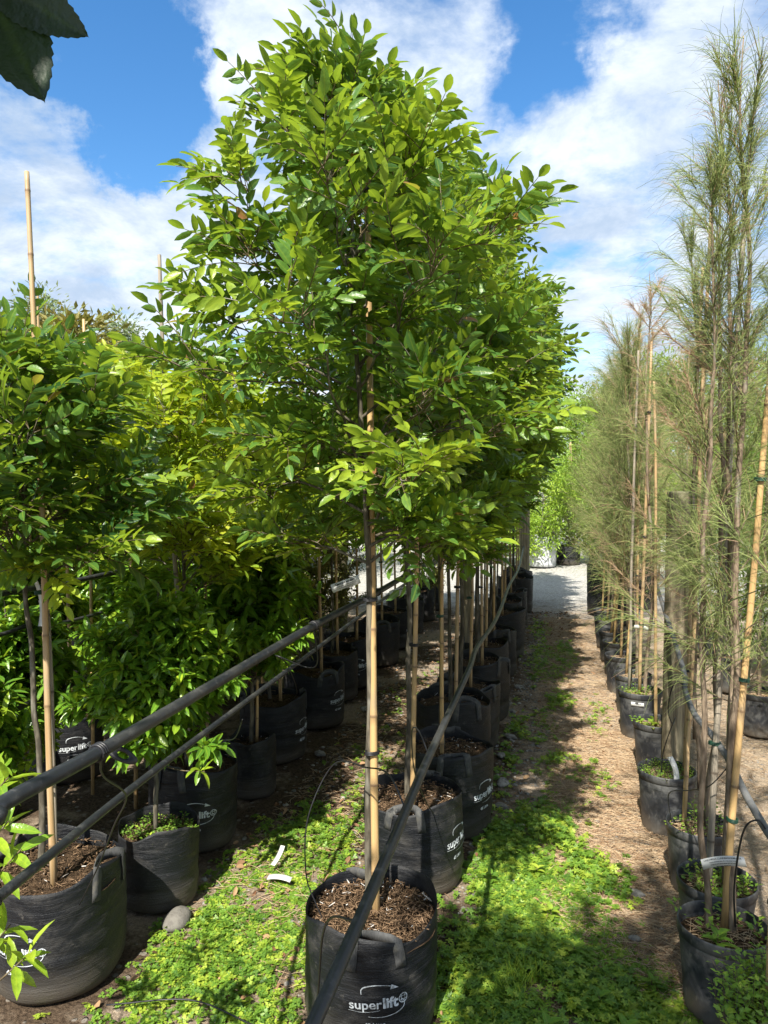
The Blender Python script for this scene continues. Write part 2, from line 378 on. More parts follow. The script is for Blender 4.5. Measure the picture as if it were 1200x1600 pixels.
# leaves: each a folded, arching blade
T_HI = dict(u=[0, .22, .5, .78, 1], w=[0, .84, 1.0, .70, 0])
T_LO = dict(u=[0, .45, 1], w=[0, 1.0, 0])
class Leaves:
    def __init__(s): s.b = []
    def add(s, P, D, Nn, Ln, W, tone, curv=.15):
        P = np.atleast_2d(P); n = len(P); f = lambda a: np.broadcast_to(np.asarray(a, float), (n,))
        s.b.append((P, np.broadcast_to(D, (n, 3)), np.broadcast_to(Nn, (n, 3)), f(Ln), f(W), f(tone), f(curv)))
    def build(s, mb, tpl=T_HI, fold=.22):
        P, D, Nn, Ln, W, tone, cv = [np.concatenate([b[i] for b in s.b]) for i in range(7)]
        D = norm(D); S = norm(np.cross(D, Nn)); Nn = np.cross(S, D); n = len(P)
        u = tpl['u']; wd = tpl['w']; k = len(u); loc = [(u[0], 0, 0)]
        for a in range(1, k - 1): loc += [(u[a], -wd[a], 1), (u[a], 0, 0), (u[a], wd[a], 1)]
        loc.append((u[-1], 0, 0)); loc = np.array(loc); m = len(loc)
        U = loc[:, 0][None, :, None]; Sx = loc[:, 1][None, :, None]
        V = P[:, None] + U * Ln[:, None, None] * D[:, None] + Sx * (W[:, None, None] * .5) * S[:, None] \
            + (abs(Sx) * fold * W[:, None, None] - cv[:, None, None] * U ** 2 * Ln[:, None, None]) * Nn[:, None]
        tr = [(0, 2, 1), (0, 3, 2)]; q = []
        for a in range(k - 3):
            o = 1 + 3 * a; q += [(o, o + 1, o + 4, o + 3), (o + 1, o + 2, o + 5, o + 4)]
        o = 1 + 3 * (k - 3); e = m - 1; tr += [(o, o + 1, e), (o + 1, o + 2, e)]
        base = (np.arange(n) * m)[:, None, None]
        mb.add(V.reshape(-1, 3), tris=(base + np.array(tr)[None]).reshape(-1, 3), quads=(base + np.array(q)[None]).reshape(-1, 4) if q else None,
               tone=np.repeat(tone, m), rib=np.tile(loc[:, 2], n))
def compound(lv, st, rng, P, D, up, npair=3, ll=.075, lw=.028, sp=.032, tone=.4, droop=.25, ang=58):
    """one pinnate leaf: a rachis with paired leaflets and a terminal one"""
    D = norm(D); S = norm(np.cross(D, up)); Nn = np.cross(S, D)
    pts = []; p = np.array(P, float); d = D.copy(); pts.append(p.copy())
    pet = sp * 1.2
    for i in range(npair + 1):
        p = p + d * (pet if i == 0 else sp); pts.append(p.copy()); d = norm(d - Nn * droop * .18)
    pts = np.array(pts)
    if st is not None: tube(st, pts, np.linspace(.0019, .0009, len(pts)), 3, False)
    Ps = []; Ds = []; Ns = []; Ls = []; Ws = []
    for i in range(npair):
        b = pts[i + 1]; t = norm(pts[i + 2] - pts[i]); nn = norm(Nn + t * rng.normal() * .08)
        size = .78 + .22 * math.sin((i + 1) / (npair + .5) * math.pi * .9)
        for sgn in (-1, 1):
            a = R_(ang + rng.normal() * 8 - 10 * i / max(1, npair))
            dd = math.cos(a) * t + math.sin(a) * sgn * S + Nn * (rng.normal() * .14 + .10)
            Ps.append(b + t * sgn * sp * .12); Ds.append(dd); Ns.append(norm(nn + S * sgn * .25 * rng.random() + rng.normal(size=3) * .18))
            s_ = size * (1 + rng.normal() * .08); Ls.append(ll * s_); Ws.append(lw * s_)
    Ps.append(pts[-1]); Ds.append(norm(pts[-1] - pts[-2]) + rng.normal(size=3) * .1); Ns.append(Nn); Ls.append(ll * 1.02); Ws.append(lw * 1.02)
    k = len(Ps); tn = np.clip(tone + rng.normal(size=k) * .05, 0, .97)
    if rng.random() < .035: tn[rng.integers(k)] = 1.0
    lv.add(np.array(Ps), np.array(Ds), np.array(Ns), Ls, Ws, tn, .12 + .1 * rng.random())

UP = np.array([0, 0, 1.0])
def leafy_tree(seed, height, z0, rad, trunk_r=.010, nprim=26, nleaf=4, npair=3, ll=.075, lw=.028, leafm=None, simple=False,
               tpl=T_HI, lean=(0, 0), tone_mu=.38, base=.33, petioles=True, twigs=3, gaps=()):
    """returns (trunk mesh, crown mesh); rad(z) gives the crown radius; simple leaves for shrubs"""
    rng = np.random.default_rng(seed)
    tk = MB(); lv = Leaves(); stem = MB()
    k = 22; zs = np.linspace(0, 1, k); wob = np.cumsum(rng.normal(size=(k, 2)), 0) * .004
    tp = np.stack([wob[:, 0] - wob[0, 0] + lean[0] * zs ** 2, wob[:, 1] - wob[0, 1] + lean[1] * zs ** 2, base + (height - base) * zs], -1)
    tube(tk, catmull(tp, 3), np.interp(np.linspace(0, 1, (k - 1) * 3 + 1), [0, .1, .5, 1], [trunk_r * 1.15, trunk_r, trunk_r * .75, .0022]), 8)
    def trunk_at(z):
        f = np.clip((z - base) / (height - base), 0, 1) * (k - 1); i = int(min(f, k - 2)); return tp[i] * (1 - (f - i)) + tp[i + 1] * (f - i)
    def put(p, d, tone, nn=nleaf):
        for q in range(nn):
            az = rng.random() * 6.283; side = np.array([math.cos(az), math.sin(az), .1]); side[2] = .15 + rng.normal() * .35
            dd = norm(d * (.75 if q else 1.1) + side * (.95 if q else .2))
            t = np.clip(tone + rng.normal() * .20, 0, .96)
            pq = p[min(q, len(p) - 1)] + dd * .09
            if any(abs(pq[0] + .22 * pq[1] - g[0]) < g[1] and pq[1] < .02 and g[2] < pq[2] < g[3] for g in gaps): continue
            upv = norm(UP + rng.normal(size=3) * .55)
            if simple:
                pass
            compound(lv, stem if petioles else None, rng, p[min(q, len(p) - 1)], dd, upv, npair - (rng.random() < .35) + (rng.random() < .25), ll * (.85 + .3 * rng.random()), lw * (.9 + .25 * rng.random()),
                     ll * .56, t, .35 + rng.random() * .7)
    def put_simple(p, d, tone, nn):
        ang = rng.random() * 6.28
        for q in range(nn):
            f = q / max(1, nn - 1); pos = p[0] * (1 - f) + p[-1] * f; ang += 2.4
            e1 = norm(np.cross(d, UP + .01)); e2 = np.cross(d, e1)
            dd = norm(d * (.25 + .55 * f) + (e1 * math.cos(ang) + e2 * math.sin(ang)) * .9 - UP * .12)
            lv.add(pos, dd, norm(UP + rng.normal(size=3) * .35 + d * .2), ll * (.75 + .4 * rng.random()), lw * (.85 + .3 * rng.random()),
                   np.clip(tone + rng.normal() * .1 + (.12 if f > .8 else 0), 0, .96) if rng.random() > .006 else 1.0, .12 + .22 * rng.random())
    for i in range(nprim):
        f = (i + rng.random()) / nprim
        zt = z0 + .04 + (height - .14 - z0 - .04) * f ** .95
        az = i * 2.4 + rng.normal() * .4
        el = R_(14 + 40 * f + rng.normal() * 10)
        Rr = max(.03, rad(zt) * (.66 + .40 * rng.random()) - ll * 2.0)
        zb = max(z0 - .12, zt - Rr * math.tan(min(el, 1.1)))
        s = trunk_at(zb); e_ = trunk_at(min(zt, height)) + np.array([Rr * math.cos(az), Rr * math.sin(az), 0]); e_[2] = zt
        n = 7; tt = np.linspace(0, 1, n + 1)[:, None]; chord = e_ - s
        pts = s + chord * tt + UP * np.sin(tt * math.pi) * (.10 * Rr * (1 - f)) + np.cumsum(rng.normal(size=(n + 1, 3)), 0) * .012 * np.sin(tt * math.pi) ** .5
        dd = norm(chord + UP * .02); r0 = .0042 + .0016 * (1 - f)
        tube(tk, catmull(pts, 2), np.linspace(r0, .0013, n * 2 + 1), 5, False)
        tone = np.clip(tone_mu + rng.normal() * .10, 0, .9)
        for j in range(2 if not simple else 1, n + 1):
            pj = pts[j]; frac = j / n
            for tw in range(1 if j < n else twigs):
                for rep in range(1 + (rng.random() < .35)):
                    az2 = rng.random() * 6.283; sd_ = norm(dd * (.6 + .8 * (j == n)) + np.array([math.cos(az2), math.sin(az2), .35 + rng.normal() * .3]) * .8)
                    tl = (.03 + .07 * rng.random()); e = pj + sd_ * tl
                    mid_ = pj + sd_ * tl * .5 + rng.normal(size=3) * .006
                    tube(stem, np.array([pj, mid_, e]), [.0018, .0014, .001], 4, False)
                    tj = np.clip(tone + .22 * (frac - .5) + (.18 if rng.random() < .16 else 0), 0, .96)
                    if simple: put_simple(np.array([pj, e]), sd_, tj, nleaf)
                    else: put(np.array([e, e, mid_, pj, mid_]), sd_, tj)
    e = tp[-1]
    for q in range(5):
        if simple: put_simple(np.array([e - UP * .06, e]), norm(UP + rng.normal(size=3) * .3), tone_mu + .2, nleaf)
        else: put(np.array([e, e - UP * .03, e - UP * .06, e - UP * .1, e - UP * .12]) - UP * .05 * q, norm(UP + rng.normal(size=3) * .3), tone_mu + .2)
    cr = MB(); lv.build(cr, tpl)
    return tk.mesh('trunk', M_BARK), stem.mesh('twigs', M_TWIG), cr.mesh('crown', leafm or M_TITOKI)

TREE_OBJ = {}
def place_tree(meshes, name, loc, rz, label, cat, group, s=1.0, tilt=(0, 0)):
    r = empty(name, loc, rz, label=label, cat=cat, group=group); r.scale = (s,) * 3; r.rotation_euler = (tilt[0], tilt[1], rz)
    for nm, me in zip(('trunk', 'twigs', 'crown'), meshes): 
        o = link(nm, me, r)
    return r

# ------------------------------------------------------------------ ground
def gz(x, y):
    return (.010 * np.sin(x * 2.1 + .4 * y) + .008 * np.sin(y * 1.3 + 1.7 * x) + .004 * np.sin(7 * x + 3 * y) + .003 * np.sin(11 * y - 5 * x)) * 1.0 - .006
def axis(a, b, fine0, fine1, df, grow=1.35):
    v = list(np.arange(fine0, fine1, df)); d = df; p = v[-1]
    while p < b: d *= grow; p += d; v.append(p)
    d = df; p = v[0]; pre = []
    while p > a: d *= grow; p -= d; pre.append(p)
    return np.array(pre[::-1] + v)
def build_ground():
    xs = axis(-600, 600, -2.2, 1.6, .022); ys = axis(-400, 1200, 1.6, 7.5, .022)
    X, Y = np.meshgrid(xs, ys); rng = np.random.default_rng(3)
    Z = gz(X, Y) * np.exp(-(np.hypot(X, Y) / 60) ** 2)
    near = (X > -2.3) & (X < 1.7) & (Y > 1.4) & (Y < 7.7)
    Z = Z + near * rng.normal(size=Z.shape) * .0022
    nx, ny = len(xs), len(ys); V = np.stack([X, Y, Z], -1).reshape(-1, 3)
    i = (np.arange(ny - 1)[:, None] * nx + np.arange(nx - 1)[None]).reshape(-1)
    mb = MB(); mb.add(V, quads=np.stack([i, i + 1, i + 1 + nx, i + nx], -1))
    tag(mb.obj('ground', M_GROUND), 'brown soil and needle litter turning to pale gravel beyond the rows', 'ground', kind='structure')
build_ground()

# ------------------------------------------------------------------ grow bags
def bag_fn(seed, Rb, h):
    r = np.random.default_rng(seed); a = r.random(8) * 6.28; wk = .5 + r.random()
    def rf(th, rr, z):
        s = rr / 1.0; t = z / h
        k = 1 + .030 * np.sin(2 * th + a[0]) * (.3 + t) + .020 * np.sin(3 * th + a[1] + 1.5 * t) + .012 * np.sin(4 * th + a[2]) * t + .012 * np.sin(5 * th + a[6] + 3 * t) + .006 * np.sin(9 * th + a[3] + 6 * t) * t \
            + wk * .010 * np.sin(t * 26 + 2.2 * np.sin(th + a[4]) + a[5]) * np.exp(-((t - .25) / .3) ** 2) + .005 * np.sin(t * 47 + 3 * np.sin(2 * th + a[6]))
        zz_ = z + (.016 * np.sin(2 * th + a[7]) + .010 * np.sin(3 * th + a[3]) + .004 * np.sin(7 * th + a[1])) * max(0, t) ** 3
        return rr * k, zz_
    return rf
def make_bag(seed, Rb=.2, h=.36, soil=.30, name='grow_bag', m=None, handles=True, chips=260, handle_up=.02, ha=-1.9):
    rf = bag_fn(seed, Rb, h); root = empty(name); rng = np.random.default_rng(seed + 50)
    prof = [(.001, .004), (Rb * .7, .003), (Rb * .93, .006), (Rb * .975, .022)]
    zs = np.linspace(.045, h, 26)
    prof += [(Rb * (.985 + .018 * math.sin(z / h * 2.4)), z) for z in zs]
    prof += [(Rb * .99, h - .001), (Rb * .982, h - .006)] + [(Rb * .975, z) for z in np.linspace(h - .02, soil - .03, 6)]
    b = MB(); lathe(b, prof, 72, rf); b.obj('bag_wall', m or M_BAG, root)
    s = MB(); rad = [(Rb * .97 * q, soil + .014 * (1 - q * q)) for q in np.linspace(.999, .001, 9)]
    def srf(th, rr, z): return rr * 1.005 + 0 * th, z + .006 * np.sin(3 * th + rr * 30) + .004 * np.sin(7 * th + rr * 60)
    lathe(s, rad, 40, srf); so_ = s.obj('soil', M_SOIL, root)
    if chips:
        c = MB(); add_chips(c, rng, chips, Rb * .93, soil + .012); tag(c.obj('mulch', M_CHIP, so_), kind='stuff')
    if handles:
        for base in (ha, ha + math.pi):
            for_strap(root, rf, Rb, h, base, rng, handle_up)
    root['_seed'] = seed
    return root, rf
def add_chips(c, rng, n, Rr, z):
    for i in range(n):
        r = Rr * math.sqrt(rng.random()); a = rng.random() * 6.28; p = np.array([r * math.cos(a), r * math.sin(a), z + rng.random() * .012 + .006])
        d = norm(np.array([rng.normal(), rng.normal(), rng.normal() * .3])); s_ = norm(np.cross(d, rng.normal(size=3))); n_ = np.cross(d, s_)
        l = .006 + .024 * rng.random() ** 2; w_ = .0012 + .0022 * rng.random(); h_ = .0008 + .0009 * rng.random()
        V = [p + d * l * i_ + s_ * w_ * j_ + n_ * h_ * k_ for i_ in (-.5, .5) for j_ in (-.5, .5) for k_ in (-.5, .5)]
        c.add(V, quads=[(0, 1, 3, 2), (4, 6, 7, 5), (0, 4, 5, 1), (2, 3, 7, 6), (0, 2, 6, 4), (1, 5, 7, 3)], tone=rng.random())
def for_strap(root, rf, Rb, h, th0, rng, upz):
    """a webbing loop sewn to the outside at two places"""
    half = .30; pts = []
    def on(th, z, off): 
        r, z2 = rf(np.array([th]), Rb * 1.0, z); return np.array([(r[0] + off) * math.cos(th), (r[0] + off) * math.sin(th), float(np.ravel(z2)[0]) if z > h * .9 else z])
    for z in np.linspace(h - .085, h, 5): pts.append(on(th0 - half - .05 * (h - z) / .08, z, .003))
    a = on(th0 - half, h, 0); b = on(th0 + half, h, 0)
    for t in np.linspace(.12, .88, 9):
        q = a * (1 - t) + b * t; q[2] += upz * 4 * t * (1 - t) + .006; q[:2] *= 1 - .55 * (.2 + .0) * 4 * t * (1 - t) * (1.3 if upz < .03 else .3); pts.append(q)
    for z in np.linspace(h, h - .085, 5): pts.append(on(th0 + half + .05 * (h - z) / .08, z, .003))
    P = np.array(pts); T = norm(np.gradient(P, axis=0)); rad = norm(P * np.array([1, 1, 0]))
    rad[5:14] = norm(rad[5:14] + UP * .8 * (1 if upz < .03 else 0.01)[None] if False else rad[5:14])
    S = norm(np.cross(T, rad)); w_ = .016; tn = .0009
    Nn = np.cross(S, T); V = []
    for p, s_, n_ in zip(P, S, Nn): V += [p - s_ * w_ + n_ * tn, p + s_ * w_ + n_ * tn, p + s_ * w_ - n_ * tn, p - s_ * w_ - n_ * tn]
    n = len(P); q = [(4 * i + j, 4 * i + (j + 1) % 4, 4 * i + 4 + (j + 1) % 4, 4 * i + 4 + j) for i in range(n - 1) for j in range(4)] + [(0, 3, 2, 1), (4*n-4, 4*n-3, 4*n-2, 4*n-1)]
    m = MB(); m.add(V, quads=q); m.obj('handle', M_STRAP, root)

FONT_CACHE = {}
def text_mesh(txt, size, weight=0.0, align='CENTER', shear=0, spacing=1.0):
    cu = bpy.data.curves.new('t', 'FONT'); cu.body = txt; cu.size = size; cu.align_x = align; cu.offset = weight; cu.shear = shear; cu.resolution_u = 4; cu.space_character = spacing
    o = bpy.data.objects.new('t', cu); C.objects.link(o); bpy.context.view_layer.update()
    me = o.evaluated_get(bpy.context.evaluated_depsgraph_get()).to_mesh()
    V = np.array([v.co[:2] for v in me.vertices]); F = [list(p.vertices) for p in me.polygons]
    o.to_mesh_clear() if hasattr(o, 'to_mesh_clear') else None
    bpy.data.objects.remove(o); bpy.data.curves.remove(cu)
    return V, F
def band2d(pts, w0, w1=None):
    """flat ribbon in 2-D with changing width"""
    P = np.asarray(pts, float); n = len(P); T = norm(np.gradient(P, axis=0)); Nn = np.stack([-T[:, 1], T[:, 0]], -1)
    w_ = np.asarray(w0, float) * np.ones(n)
    V = np.concatenate([P + Nn * w_[:, None] / 2, P - Nn * w_[:, None] / 2]); return V, [[i, i + 1, n + i + 1, n + i] for i in range(n - 1)]
def logo2d(w=.165):
    """the bag print: word, swoosh with arrow head over it, swoosh under it and a small globe"""
    parts = []
    V, F = text_mesh('super', .042, .0006); x0, x1 = V[:, 0].min(), V[:, 0].max(); V[:, 0] -= x0; parts.append((V, F)); wsup = x1 - x0
    V, F = text_mesh('lift', .044, .0016); V[:, 0] -= V[:, 0].min() - wsup - .003; parts.append((V, F)); wt = V[:, 0].max()
    t = np.linspace(0, 1, 26)
    a = np.stack([.028 + (wt - .012) * .80 * t, .044 + .030 * np.sin(np.pi * np.clip(.15 + .72 * t, 0, 1)) ** .7 - .001], -1); a[0:4, 1] -= np.array([.016, .010, .005, .002]); a[:4, 0] = a[4, 0] - np.array([.008, .0085, .0075, .004])
    parts.append(band2d(a, np.interp(t, [0, .15, 1], [.0012, .0042, .0012])))
    e = a[-1]; parts.append((np.array([e + (-.008, .010), e + (.014, -.006), e + (-.012, -.006)]), [[0, 1, 2]]))
    gx, gy, gr = wt + .016, .017, .0135
    ph = np.linspace(0, 2 * np.pi, 33); parts.append(band2d(np.stack([gx + gr * np.cos(ph), gy + gr * np.sin(ph)], -1), .0022))
    ph = np.linspace(0, 2 * np.pi, 25); parts.append(band2d(np.stack([gx + gr * .45 * np.cos(ph), gy + gr * .95 * np.sin(ph)], -1), .0014))
    for dy in (-.005, .005): parts.append(band2d(np.array([(gx - gr * .9, gy + dy), (gx, gy + dy), (gx + gr * .9, gy + dy)]), .0014))
    ph = np.linspace(.5, -2.1, 24)
    parts.append(band2d(np.stack([wt * .63 + .072 * np.cos(ph) * 1.0 , .002 + .030 * np.sin(ph)], -1), np.interp(np.linspace(0, 1, 24), [0, .6, 1], [.0014, .003, .0008])))
    parts.append(band2d(np.stack([np.linspace(-.004, wt * .62, 14), -.006 - .004 * np.sin(np.linspace(0, 3.1, 14))], -1), .0010))
    V, F = text_mesh('45 Litre', .020, .0006); parts.append((V + np.array([wt * .5, -.060]), F))
    V, F = text_mesh('UNIT LIMIT', .008, .0002); parts.append((V + np.array([wt * .5, -.078]), F)) if False else None
    out = []; sc_ = w / (wt + .03)
    for V, F in parts: out.append(((V - np.array([(wt + .03) / 2, 0])) * sc_, F))
    return out
LOGO = logo2d()
def put_logo(root, rf, Rb, ang, zc, tilt=0.0):
    m = MB(); ct, st_ = math.cos(tilt), math.sin(tilt)
    for V, F in LOGO:
        X = V[:, 0] * ct - V[:, 1] * st_; Z = zc + V[:, 0] * st_ + V[:, 1] * ct
        th = ang + X / Rb; P = []
        for a, z in zip(th, Z):
            rr, _ = rf(np.array([a]), Rb * (.985 + .018 * math.sin(max(z, 0) / .36 * 2.4)), z)
            P.append(((rr[0] + .0022) * math.cos(a), (rr[0] + .0022) * math.sin(a), z))
        m.add(P, polys=F)
    return m.obj('printed_logo', M_LOGO, root, smooth=False)

def ang_to_cam(x, y, off=0): return math.atan2(-y, -x) + off
GA = 'black grow bags standing in the middle row'
rowA = [2.18, 3.0, 3.5, 4.15, 4.62, 5.15, 5.7, 6.3, 6.95, 7.7, 8.5, 9.3, 10.1]
A_x = [-.55, -.575, -.50, -.575, -.55, -.53, -.56, -.55, -.53, -.56, -.55, -.54, -.56]
ords = ['first', 'second', 'third', 'fourth', 'fifth', 'sixth', 'seventh', 'eighth', 'ninth', 'tenth', 'eleventh', 'twelfth', 'thirteenth', 'fourteenth', 'fifteenth']
A_logo = {0: .10, 1: 1.12, 2: .98}
BAGS = []
labA = ['open black grow bag with full white print standing at the front under the diagonal pipe',
        'black grow bag directly behind the front bag, its print cut off at the edge',
        'black grow bag third in the middle row with folded rim beside the sunny path',
        'black grow bag fourth in the middle row, tall dusty sides and open rim']
for i, (x, y) in enumerate(zip(A_x, rowA)):
    h = [.355, .36, .385, .42, .37, .40, .37, .39, .36, .38, .36, .37, .36][i]
    if i < 6:
        Rb = .20 if i else .203
        root, rf = make_bag(100 + i, Rb, h, h - .055, chips=1900 if i == 0 else (700 if i < 3 else 200), ha=ang_to_cam(x, y) + (.06 if i == 0 else -.5 + .3 * i), handle_up=[-.012, .004, -.014, .012, -.02, .0][i])
        root.location = (x, y, 0)
        if i in A_logo: put_logo(root, rf, Rb, ang_to_cam(x, y, A_logo[i]), .165 if i == 0 else .19, .03 if i else .05)
        tag(root, labA[i] if i < 4 else ords[i] + ' black grow bag from the front in the middle row', 'grow bag', GA); BAGS.append(root)
    else:
        dup(BAGS[3 + i % 3], (x, y, 0), i * 1.3, .97 + .05 * (i % 3), label=ords[i] + ' black grow bag from the front in the middle row', group=GA)

# row beyond the middle aisle
GB = 'black grow bags standing in the row beyond the weedy aisle'
rowB = [(-1.63, 2.16, .215, .375, 'large black grow bag half out of frame, holding a staked leafy tree', -.55),
        (-1.52, 2.62, .150, .30, 'small dusty grow bag with clover growing on top beside the grey rock', None),
        (-1.62, 3.10, .195, .37, 'black grow bag with white print and leaf shadows behind the small clover bag', .05),
        (-1.55, 3.62, .12, .30, 'narrow grey grow bag squeezed behind the printed bag across the aisle', None),
        (-1.65, 4.15, .20, .36, 'black grow bag with wrinkled dusty base next to the wooden post', 1.1),
        (-1.60, 4.78, .20, .37, 'black grow bag sixth along the far side of the weedy aisle', .95),
        (-1.66, 5.35, .20, .36, 'black grow bag seventh along the far side of the weedy aisle', None),
        (-1.62, 5.75, .20, .38, 'printed black grow bag seen just left of the front bamboo stake', .25),
        (-1.58, 6.45, .20, .38, 'black grow bag ninth along the far side of the weedy aisle', None)]
for i, (x, y, Rb, h, lab, lg) in enumerate(rowB):
    root, rf = make_bag(200 + i, Rb, h, h - .055, chips=700 if i == 0 else 120, handles=Rb > .17, ha=ang_to_cam(x, y) + [.9, 0, -.6, 0, 1.7, .5, -1.2, 1.4, .3][i], handle_up=[.0, 0, -.02, 0, -.01, .01, -.015, .0, .01][i])
    root.location = (x, y, 0); tag(root, lab, 'grow bag', GB)
    if lg is not None: put_logo(root, rf, Rb, ang_to_cam(x, y, lg), .17, .02)
    BAGS.append(root)
for i, y in enumerate([7.1, 7.8, 8.5, 9.2]):
    dup(BAGS[10 + i % 3], (-1.6, y, 0), i, 1, label=ords[i + 9] + ' black grow bag along the far side of the weedy aisle', group=GB)
GC = 'black grow bags in the shaded back rows'
kC = 0
rcl = ['shaded black grow bag', 'dark grow bag']
for i, (x, y) in enumerate([(-2.72, 3.0), (-2.66, 3.62), (-2.7, 4.3), (-2.68, 4.95), (-2.72, 5.6), (-2.7, 6.3), (-2.68, 7.0), (-2.7, 7.8)]):
    if i < 2:
        root, rf = make_bag(300 + i, .2, .38, .32, chips=60, ha=1.0); root.location = (x, y, 0)
        put_logo(root, rf, .2, ang_to_cam(x, y, .12 + .1 * i), .19); put_l = True
        tag(root, ['printed black bag in the shade at the far edge, nearer the camera', 'printed black bag in deep shade just behind its twin'][i], 'grow bag', GC); BAGS.append(root)
    else: dup(BAGS[-1 - i % 2], (x, y, 0), i * .9 + 1.6, 1, label=ords[i] + ' shaded black grow bag of the row behind the back irrigation pipe', group=GC)
for i, (x, y) in enumerate([(-3.8, 4.0), (-3.85, 4.8), (-3.8, 5.6), (-3.8, 6.5), (-3.8, 7.4)]):
    dup(BAGS[-1 - i % 2], (x, y, 0), i * 1.1 + 2, 1, label='%s black grow bag of the farthest shaded row' % ords[i], group=GC)

# ------------------------------------------------------------------ bamboo stakes
def stake_mesh(L_, r, seed, m):
    rng = np.random.default_rng(seed); mb = MB(); zs = []; rs = []; nd = []
    z = 0; nodes = []; zz_ = .12 + .1 * rng.random()
    while zz_ < L_ - .03: nodes.append(zz_); zz_ += .20 + .07 * rng.random()
    zz_ = sorted([0, L_ - .0005, L_] + [n + d for n in nodes for d in (-.03, -.006, -.002, .002, .006, .03)])
    for z in zz_:
        dn = min([abs(z - n) for n in nodes] + [1]); tap = 1 - .28 * z / L_
        zs.append(z); rs.append(r * tap * (1.13 if dn < .003 else 1.04 if dn < .007 else 1.0) * (.9 if z >= L_ else 1)); nd.append(1.0 if dn < .003 else .35 if dn < .007 else 0)
    wob = np.interp(zs, np.linspace(0, L_, 7), np.cumsum(rng.normal(size=7)) * .0035 * np.sin(np.linspace(0, np.pi, 7))), np.interp(zs, np.linspace(0, L_, 7), np.cumsum(rng.normal(size=7)) * .0035 * np.sin(np.linspace(0, np.pi, 7)))
    V, q, p = tube_arrays(np.stack([wob[0], wob[1], zs], -1), rs, 10)
    mb.add(V, quads=q, polys=p, node=np.repeat(nd, 10)); return mb.mesh('culm', m)
def tie_mesh(z, r):
    mb = MB(); a = np.linspace(0, 2 * np.pi, 15)
    pts = np.stack([r * 1.25 * np.cos(a) * 1.35 + .006, r * 1.25 * np.sin(a), z + .0 * a], -1)
    for dz in (-.004, 0, .004): tube(mb, pts + np.array([0, 0, dz]), .0024, 5, False)
    return mb
def rod(name, b, t, r, seed, label, cat, group, m=None, ties=(.35, .72), tm=None, mesh=None):
    b, t = Vector(b), Vector(t); d = t - b; o = empty(name, b, label=label, cat=cat, group=group)
    o.rotation_euler = d.to_track_quat('Z', 'Y').to_euler()
    link('culm', mesh or stake_mesh(d.length, r, seed, m or M_BAMBOO), o)
    for f in ties:
        tie_mesh(d.length * f, r).obj('tie', tm or (M_BLACK if seed % 3 else M_TIE), o)
    return o
GS = 'bamboo stakes holding the young trees upright'
rod('bamboo_stake', (-.537, 2.185, .27), (-.585, 2.272, 2.553), .0125, 1, 'golden bamboo stake in the front grow bag behind the diagonal pipe', 'stake', GS, ties=(.235, .44, .985))
rod('bamboo_stake', (-.565, 2.90, .27), (-.548, 2.96, 2.30), .0105, 2, 'bamboo stake in the second middle-row bag with a bent label on it', 'stake', GS)
rod('bamboo_stake', (-.53, 3.45, .27), (-.555, 3.50, 2.35), .0095, 3, 'thin pale bamboo stake in the third middle-row bag', 'stake', GS, M_BAMBOO)
rod('bamboo_stake', (-.56, 4.12, .30), (-.53, 4.2, 2.40), .011, 4, 'bamboo stake rising from the tall fourth middle-row bag', 'stake', GS)
for i in range(4, 13):
    x, y = A_x[i], rowA[i]
    rod('bamboo_stake', (x + .02, y - .03, .27), (x + .03 * math.sin(i * 2.3), y + .05, 2.3 + .15 * math.sin(i)), .0105, 5 + i, 'bamboo stake in the %s middle-row bag' % ords[i], 'stake', GS, ties=(.33, .6) if i < 9 else ())
    if i % 2: rod('bamboo_stake', (x - .07, y + .05, .27), (x - .06, y + .04, 1.9), .009, 35 + i, 'second, shorter bamboo stake in the %s middle-row bag' % ords[i], 'stake', GS, m=M_GREYCANE, ties=())
rod('bamboo_stake', (-1.574, 2.064, .29), (-1.699, 2.169, 2.637), .0108, 6, 'tall leaning bamboo stake rising into the sky from the large cut-off bag', 'stake', GS, ties=(.16, .42, .55, .66))
rod('bamboo_stake', (-1.598, 2.10, .29), (-1.63, 2.13, 1.30), .0075, 61, 'short grey stake carrying bent white labels next to the tall leaning stake', 'stake', GS, m=M_GREYCANE, ties=())
rod('bamboo_stake', (-1.611, 3.056, .30), (-1.747, 3.083, 2.631), .0115, 7, 'weathered leaning bamboo stake in the printed bag with leaf shadows', 'stake', GS, m=M_GREYCANE, ties=(.6, .82))
rod('bamboo_stake', (-1.53, 3.62, .24), (-1.52, 3.66, 1.25), .008, 8, 'short thin bamboo stake in the narrow grey bag', 'stake', GS)
rod('bamboo_stake', (-2.04, 3.30, 0.0), (-2.071, 3.337, 2.019), .0105, 9, 'pale stake standing on its own between the two back rows', 'stake', GS)
for i, (x, y) in enumerate([(-1.65, 4.15), (-1.60, 4.78), (-1.66, 5.35), (-1.62, 5.75), (-1.58, 6.45), (-1.6, 7.1), (-1.6, 7.8)]):
    rod('bamboo_stake', (x + .05, y, .27), (x + .02, y + .04, 1.9 + .3 * math.sin(i * 1.7)), .0105, 80 + i, 'bamboo stake in the %s bag along the far side of the weedy aisle' % ords[i + 4], 'stake', GS)
for i, (x, y) in enumerate([(-2.72, 3.0), (-2.66, 3.62), (-2.7, 4.3), (-2.68, 4.95), (-2.72, 5.6), (-2.7, 6.3), (-2.68, 7.0), (-2.7, 7.8)]):
    rod('bamboo_stake', (x + .04, y, .25), (x - .02, y + .03, [2.55, 2.3, 2.45, 2.2, 2.5, 2.4, 2.3, 2.5][i]), .010, 100 + i, '%s bamboo stake of the row behind the back irrigation pipe' % ords[i], 'stake', GS, m=M_BAMBOO if i % 3 else M_GREYCANE)
